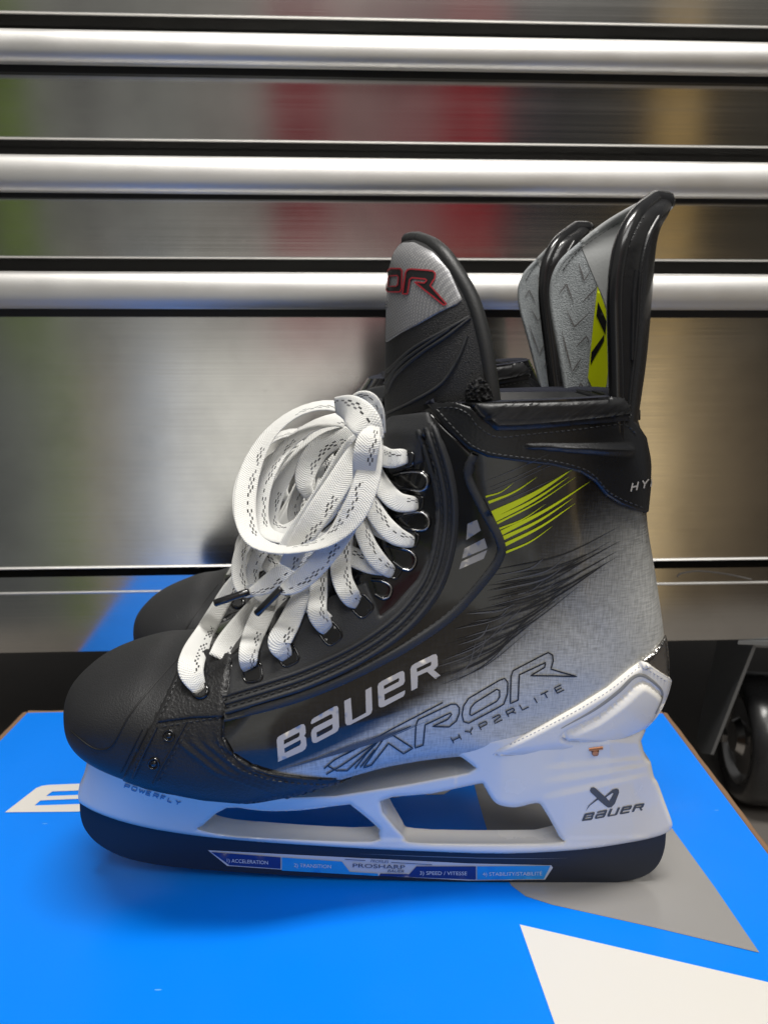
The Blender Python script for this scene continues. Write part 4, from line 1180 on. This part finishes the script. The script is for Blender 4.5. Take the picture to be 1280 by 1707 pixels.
# ------------------------------------------------------------------ tool cabinet
cab = bpy.data.objects.new('tool_cabinet', None); COL.objects.link(cab)
CY0 = .602
CORG = Vector((.0, CY0, 0)); cab.location = CORG + Vector((0, 0, -BH))
cab['label'] = 'brushed stainless steel tool cabinet with full width drawer handles behind the skates'; cab['category'] = 'tool cabinet'
cex = Vector((math.cos(CABR), math.sin(CABR), 0)); cey = Vector((-math.sin(CABR), math.cos(CABR), 0))
corg = CORG + Vector((0, 0, -BH))
def cpt(a, b_, z): return Vector((CORG.x, CORG.y, 0)) + cex*a + cey*b_ + Vector((0, 0, z))
def cz(py, out=0.0):
    """height where the pixel row (at the left picture edge) meets the cabinet plane pushed out by out"""
    d = ray(0, py); o_ = cpt(0, -out, 0); t = (o_-CAM).dot(CABN)/d.dot(CABN)
    return (CAM+d*t).z
CW0, CW1 = -.62, .75
def extr(profile, closed=True, cuts=1):
    """profile of (out, z) swept along the cabinet's width"""
    V, Fs, UV = [], [], []; n = len(profile)
    for k in range(cuts+1):
        a = CW0+(CW1-CW0)*k/cuts
        for (o_, z) in profile: V.append(cpt(a, -o_, z)); UV.append((a, z+o_*.01))
    for k in range(cuts):
        for i in range(n if closed else n-1):
            j = (i+1) % n; Fs.append((k*n+i, (k+1)*n+i, (k+1)*n+j, k*n+j))
    if closed: Fs.append(tuple(range(n))); Fs.append(tuple(range((cuts+1)*n-1, cuts*n-1, -1)))
    return V, recalc(V, Fs), UV
def crect(x0, x1, o0, o1, z0, z1):
    V = [cpt(x, -o, z) for z in (z0, z1) for o in (o0, o1) for x in (x0, x1)]
    UV = [(x, z) for z in (z0, z1) for o in (o0, o1) for x in (x0, x1)]
    Fs = recalc(V, [(0,2,3,1),(4,5,7,6),(0,1,5,4),(2,6,7,3),(0,4,6,2),(1,3,7,5)])
    return V, Fs, UV
def cpart(name, V, Fs, UV, m, parent=None, smooth=False, sharp=None):
    return mesh_obj(name, V, Fs, m, parent or cab, corg, smooth=smooth, sharp=sharp, uvs=UV)
HO = .024
drawers = [(-170, -112, -100, 22), (40, 97, 122, 232), (252, 316, 330, 430), (450, 514, 528, 950)]
drawers = [(-190, -128, -112, 22), (40, 97, 122, 232), (252, 316, 330, 430), (450, 514, 528, 950)]
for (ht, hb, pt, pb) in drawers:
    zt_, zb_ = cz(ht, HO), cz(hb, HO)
    lean = .0105 if pb > 900 else 0.0          # the deep drawer front leans slightly out at its foot
    zl = cz(pb, .001+lean)
    V, Fs, UV = crect(CW0, CW1, 0.0, -.02, zl, cz(ht, HO)+.001)
    if lean: V[2], V[3], V[0], V[1] = cpt(CW0, .02, zl), cpt(CW1, .02, zl), cpt(CW0, -lean, zl), cpt(CW1, -lean, zl)
    if lean: V = [cpt(CW0, -lean, zl), cpt(CW1, -lean, zl), cpt(CW0, .02, zl), cpt(CW1, .02, zl)] + V[4:]
    dr = cpart('drawer', V, Fs, UV, M['steel_soft'] if pb > 900 else M['steel'])
    r = (zt_-zb_)/2; prof = [(0.0005, zt_-.001), (HO*.35, zt_+.0003)]
    cz_ = (zt_+zb_)/2
    for k in range(13):
        a = math.radians(84-168*k/12); prof.append((HO-.011+.011*math.cos(a)**.6 if math.cos(a) > 0 else HO-.011, cz_+r*math.sin(a)))
    prof += [(HO*.45, zb_+.0005), (HO*.42, zb_+.006), (.0005, zb_+.0065)]
    V, Fs, UV = extr(prof); cpart('handle', V, Fs, UV, M['alu'], dr, True, 35)
    V, Fs, UV = crect(CW0, CW1, .0030, .0002, cz(pt, 0), zb_+.0045); cpart('handle_shade_strip', V, Fs, UV, M['dark_metal'], dr)  # dark strip painting the shade in the recess under the handle
    # rolled bottom lip
    V, Fs, UV = extr([(o_+lean, z) for o_, z in [(-.0005, zl), (.0012, zl-.0001), (.0018, zl+.0008), (.0012, zl+.0016), (-.0005, zl+.0016)]]); cpart('drawer_lip', V, Fs, UV, M['alu'], dr, True, 60)
# carcass behind the drawers and base rail
ztop = cz(-250, 0); 
V, Fs, UV = crect(CW0+.001, CW1-.001, -.022, -.50, cz(1090, 0)+.004, ztop); cpart('carcass', V, Fs, UV, M['dark_metal'])
zb0 = cz(1090, .004); zr = cz(990, .004); zr1 = cz(962, .004)
V, Fs, UV = crect(CW0, CW1, .002, -.06, zb0, zr-.001); cpart('base_rail', V, Fs, UV, M['steel'])
V, Fs, UV = crect(CW0, CW1, .0055, -.01, zr+.0012, zr1); flg = cpart('rail_flange', V, Fs, UV, M['steel'])
V, Fs, UV = extr([(-.004, zr-.0006), (.0050, zr-.0006), (.0066, zr+.0001), (.0068, zr+.0010), (.0058, zr+.0017), (-.004, zr+.0017)]); cpart('flange_lip', V, Fs, UV, M['alu'], flg, True, 35)
V, Fs, UV = crect(CW0, CW1, -.02, -.5, zb0+.0006, zb0+.003); cpart('bottom_panel', V, Fs, UV, M['dark_metal'])

scf = []
for (x, y) in crom([(1128,962),(1135,956),(1165,952),(1210,957),(1252,966)], 8):
    d = ray(x, y); o_ = cpt(0, -.0057, 0); scf.append(CAM+d*((o_-CAM).dot(CABN)/d.dot(CABN)))
V, Fs = tube3(scf, .0006, 6); mesh_obj('scuff_mark', V, Fs, mat('scuff', (.16, .15, .14), .6), flg, corg)
# caster
FLZ = -BH
def cyl(c, ax, r, w, seg=48, prof=None):
    ax = ax.normalized(); a1 = Vector((0, 0, 1)); a1 = (a1-ax*a1.dot(ax)).normalized(); a2 = ax.cross(a1)
    prof = prof or [(-w/2, 0), (-w/2, r), (w/2, r), (w/2, 0)]
    V, Fs = [], []
    for (h_, r_) in prof:
        for k in range(seg):
            a = 2*math.pi*k/seg; V.append(c+ax*h_+(a1*math.cos(a)+a2*math.sin(a))*max(r_, 1e-4))
    for i in range(len(prof)-1):
        for k in range(seg):
            a = i*seg+k; b_ = i*seg+(k+1) % seg; Fs.append((a, b_, b_+seg, a+seg))
    return V, recalc(V, Fs)
wr = .060; wd = ray(1262, 1250); wc = CAM + wd*((.664)/wd.y); wc.z = FLZ+wr
wax = (cex*.985 + cey*-.17).normalized()
wfw = Vector((-wax.y, wax.x, 0))
zpl = zb0
fk = []
for sgn in (-1, 1):
    o_ = wax*sgn*.029
    pts2 = [(-.036, zpl-.004), (.030, zpl-.004), (.018, wc.z+.02), (.012, wc.z-.012), (-.012, wc.z-.012), (-.030, wc.z+.01)]
    pts2 = [(-.050, zpl-.006), (.034, zpl-.006), (.016, wc.z+.006), (.010, wc.z-.012), (-.010, wc.z-.014), (-.030, wc.z-.004)]
    V = []
    for e in (-.0014, .0014):
        for (f_, z) in pts2: V.append(Vector((wc.x, wc.y, 0))+o_+wax*(e+sgn*.012*max(0, (zpl-z)/.07))+wfw*f_+Vector((0, 0, z)))
    n = 6; Fs = [tuple(range(n)), tuple(range(2*n-1, n-1, -1))]+[(i, (i+1) % n, (i+1) % n+n, i+n) for i in range(n)]
    fk.append((V, recalc(V, Fs)))
def wbox(a0, a1, f0, f1, z0, z1):
    V = [Vector((wc.x, wc.y, 0))+wax*a+wfw*f_+Vector((0, 0, z)) for z in (z0, z1) for f_ in (f0, f1) for a in (a0, a1)]
    return V, recalc(V, [(0,2,3,1),(4,5,7,6),(0,1,5,4),(2,6,7,3),(0,4,6,2),(1,3,7,5)])
fk.append(wbox(-.030, .030, -.050, .034, zpl-.0085, zpl-.006))
fk.append(wbox(-.046, .046, -.056, .056, zpl-.0042, zpl-.0006))
fV, fF = join(*fk)
caster = mesh_obj('caster', fV, fF, M['zinc'], cab, corg, smooth=False)
V, Fs = cyl(wc, wax, wr, .046, 64, [(-.019, .040), (-.022, .046), (-.023, .054), (-.019, .0585), (-.010, wr), (.010, wr), (.019, .0585), (.023, .054), (.022, .046), (.019, .040)])
mesh_obj('tyre', V, Fs, M['tyre'], caster, corg)
V, Fs = cyl(wc, wax, .04, .04, 48, [(-.024, 0), (-.024, .014), (-.018, .018), (-.016, .034), (-.0205, .040), (-.0215, .0425), (.0215, .0425), (.0205, .040), (.016, .034), (.018, .018), (.024, .014), (.024, 0)])
mesh_obj('wheel_hub', V, Fs, M['metal_edge'], caster, corg, sharp=40)
for a, f_ in ((-.034, -.044), (.034, -.044), (-.034, .044), (.034, .044), (-.012, -.044)):
    c_ = Vector((wc.x, wc.y, zpl-.007))+wax*a+wfw*f_
    V, Fs = cyl(c_, Vector((0, 0, 1)), .0045, .006, 6); mesh_obj('bolt', V, Fs, M['metal_edge'], caster, corg, smooth=False)
V, Fs = cyl(Vector((wc.x, wc.y, wc.z))-wax*.032, wax, .007, .005, 6); mesh_obj('axle_nut', V, Fs, M['metal_edge'], caster, corg, smooth=False)

# ------------------------------------------------------------------ floor
def floor_mat():
    m = mat('concrete_floor', (.14, .125, .11), .55); t = m.node_tree; b = t.nodes['Principled BSDF']
    tcn = nd(t, 'ShaderNodeTexCoord'); nz = nd(t, 'ShaderNodeTexNoise'); nz.inputs['Scale'].default_value = 5; nz.inputs['Detail'].default_value = 8
    t.links.new(tcn.outputs['Object'], nz.inputs[0])
    t.links.new(mixc(t, nz.outputs[0], (.08, .072, .065), (.20, .18, .16)), b.inputs['Base Color'])
    return m
fl = mesh_obj('floor', [(-1.6, .05, FLZ), (1.8, .05, FLZ), (1.8, 2.2, FLZ), (-1.6, 2.2, FLZ)], [(0, 1, 2, 3)], floor_mat(), smooth=False)
fl['kind'] = 'structure'
print('SCRIPT OK objects', len(bpy.data.objects), 'polys', sum(len(o.data.polygons) for o in bpy.data.objects if o.type == 'MESH'))
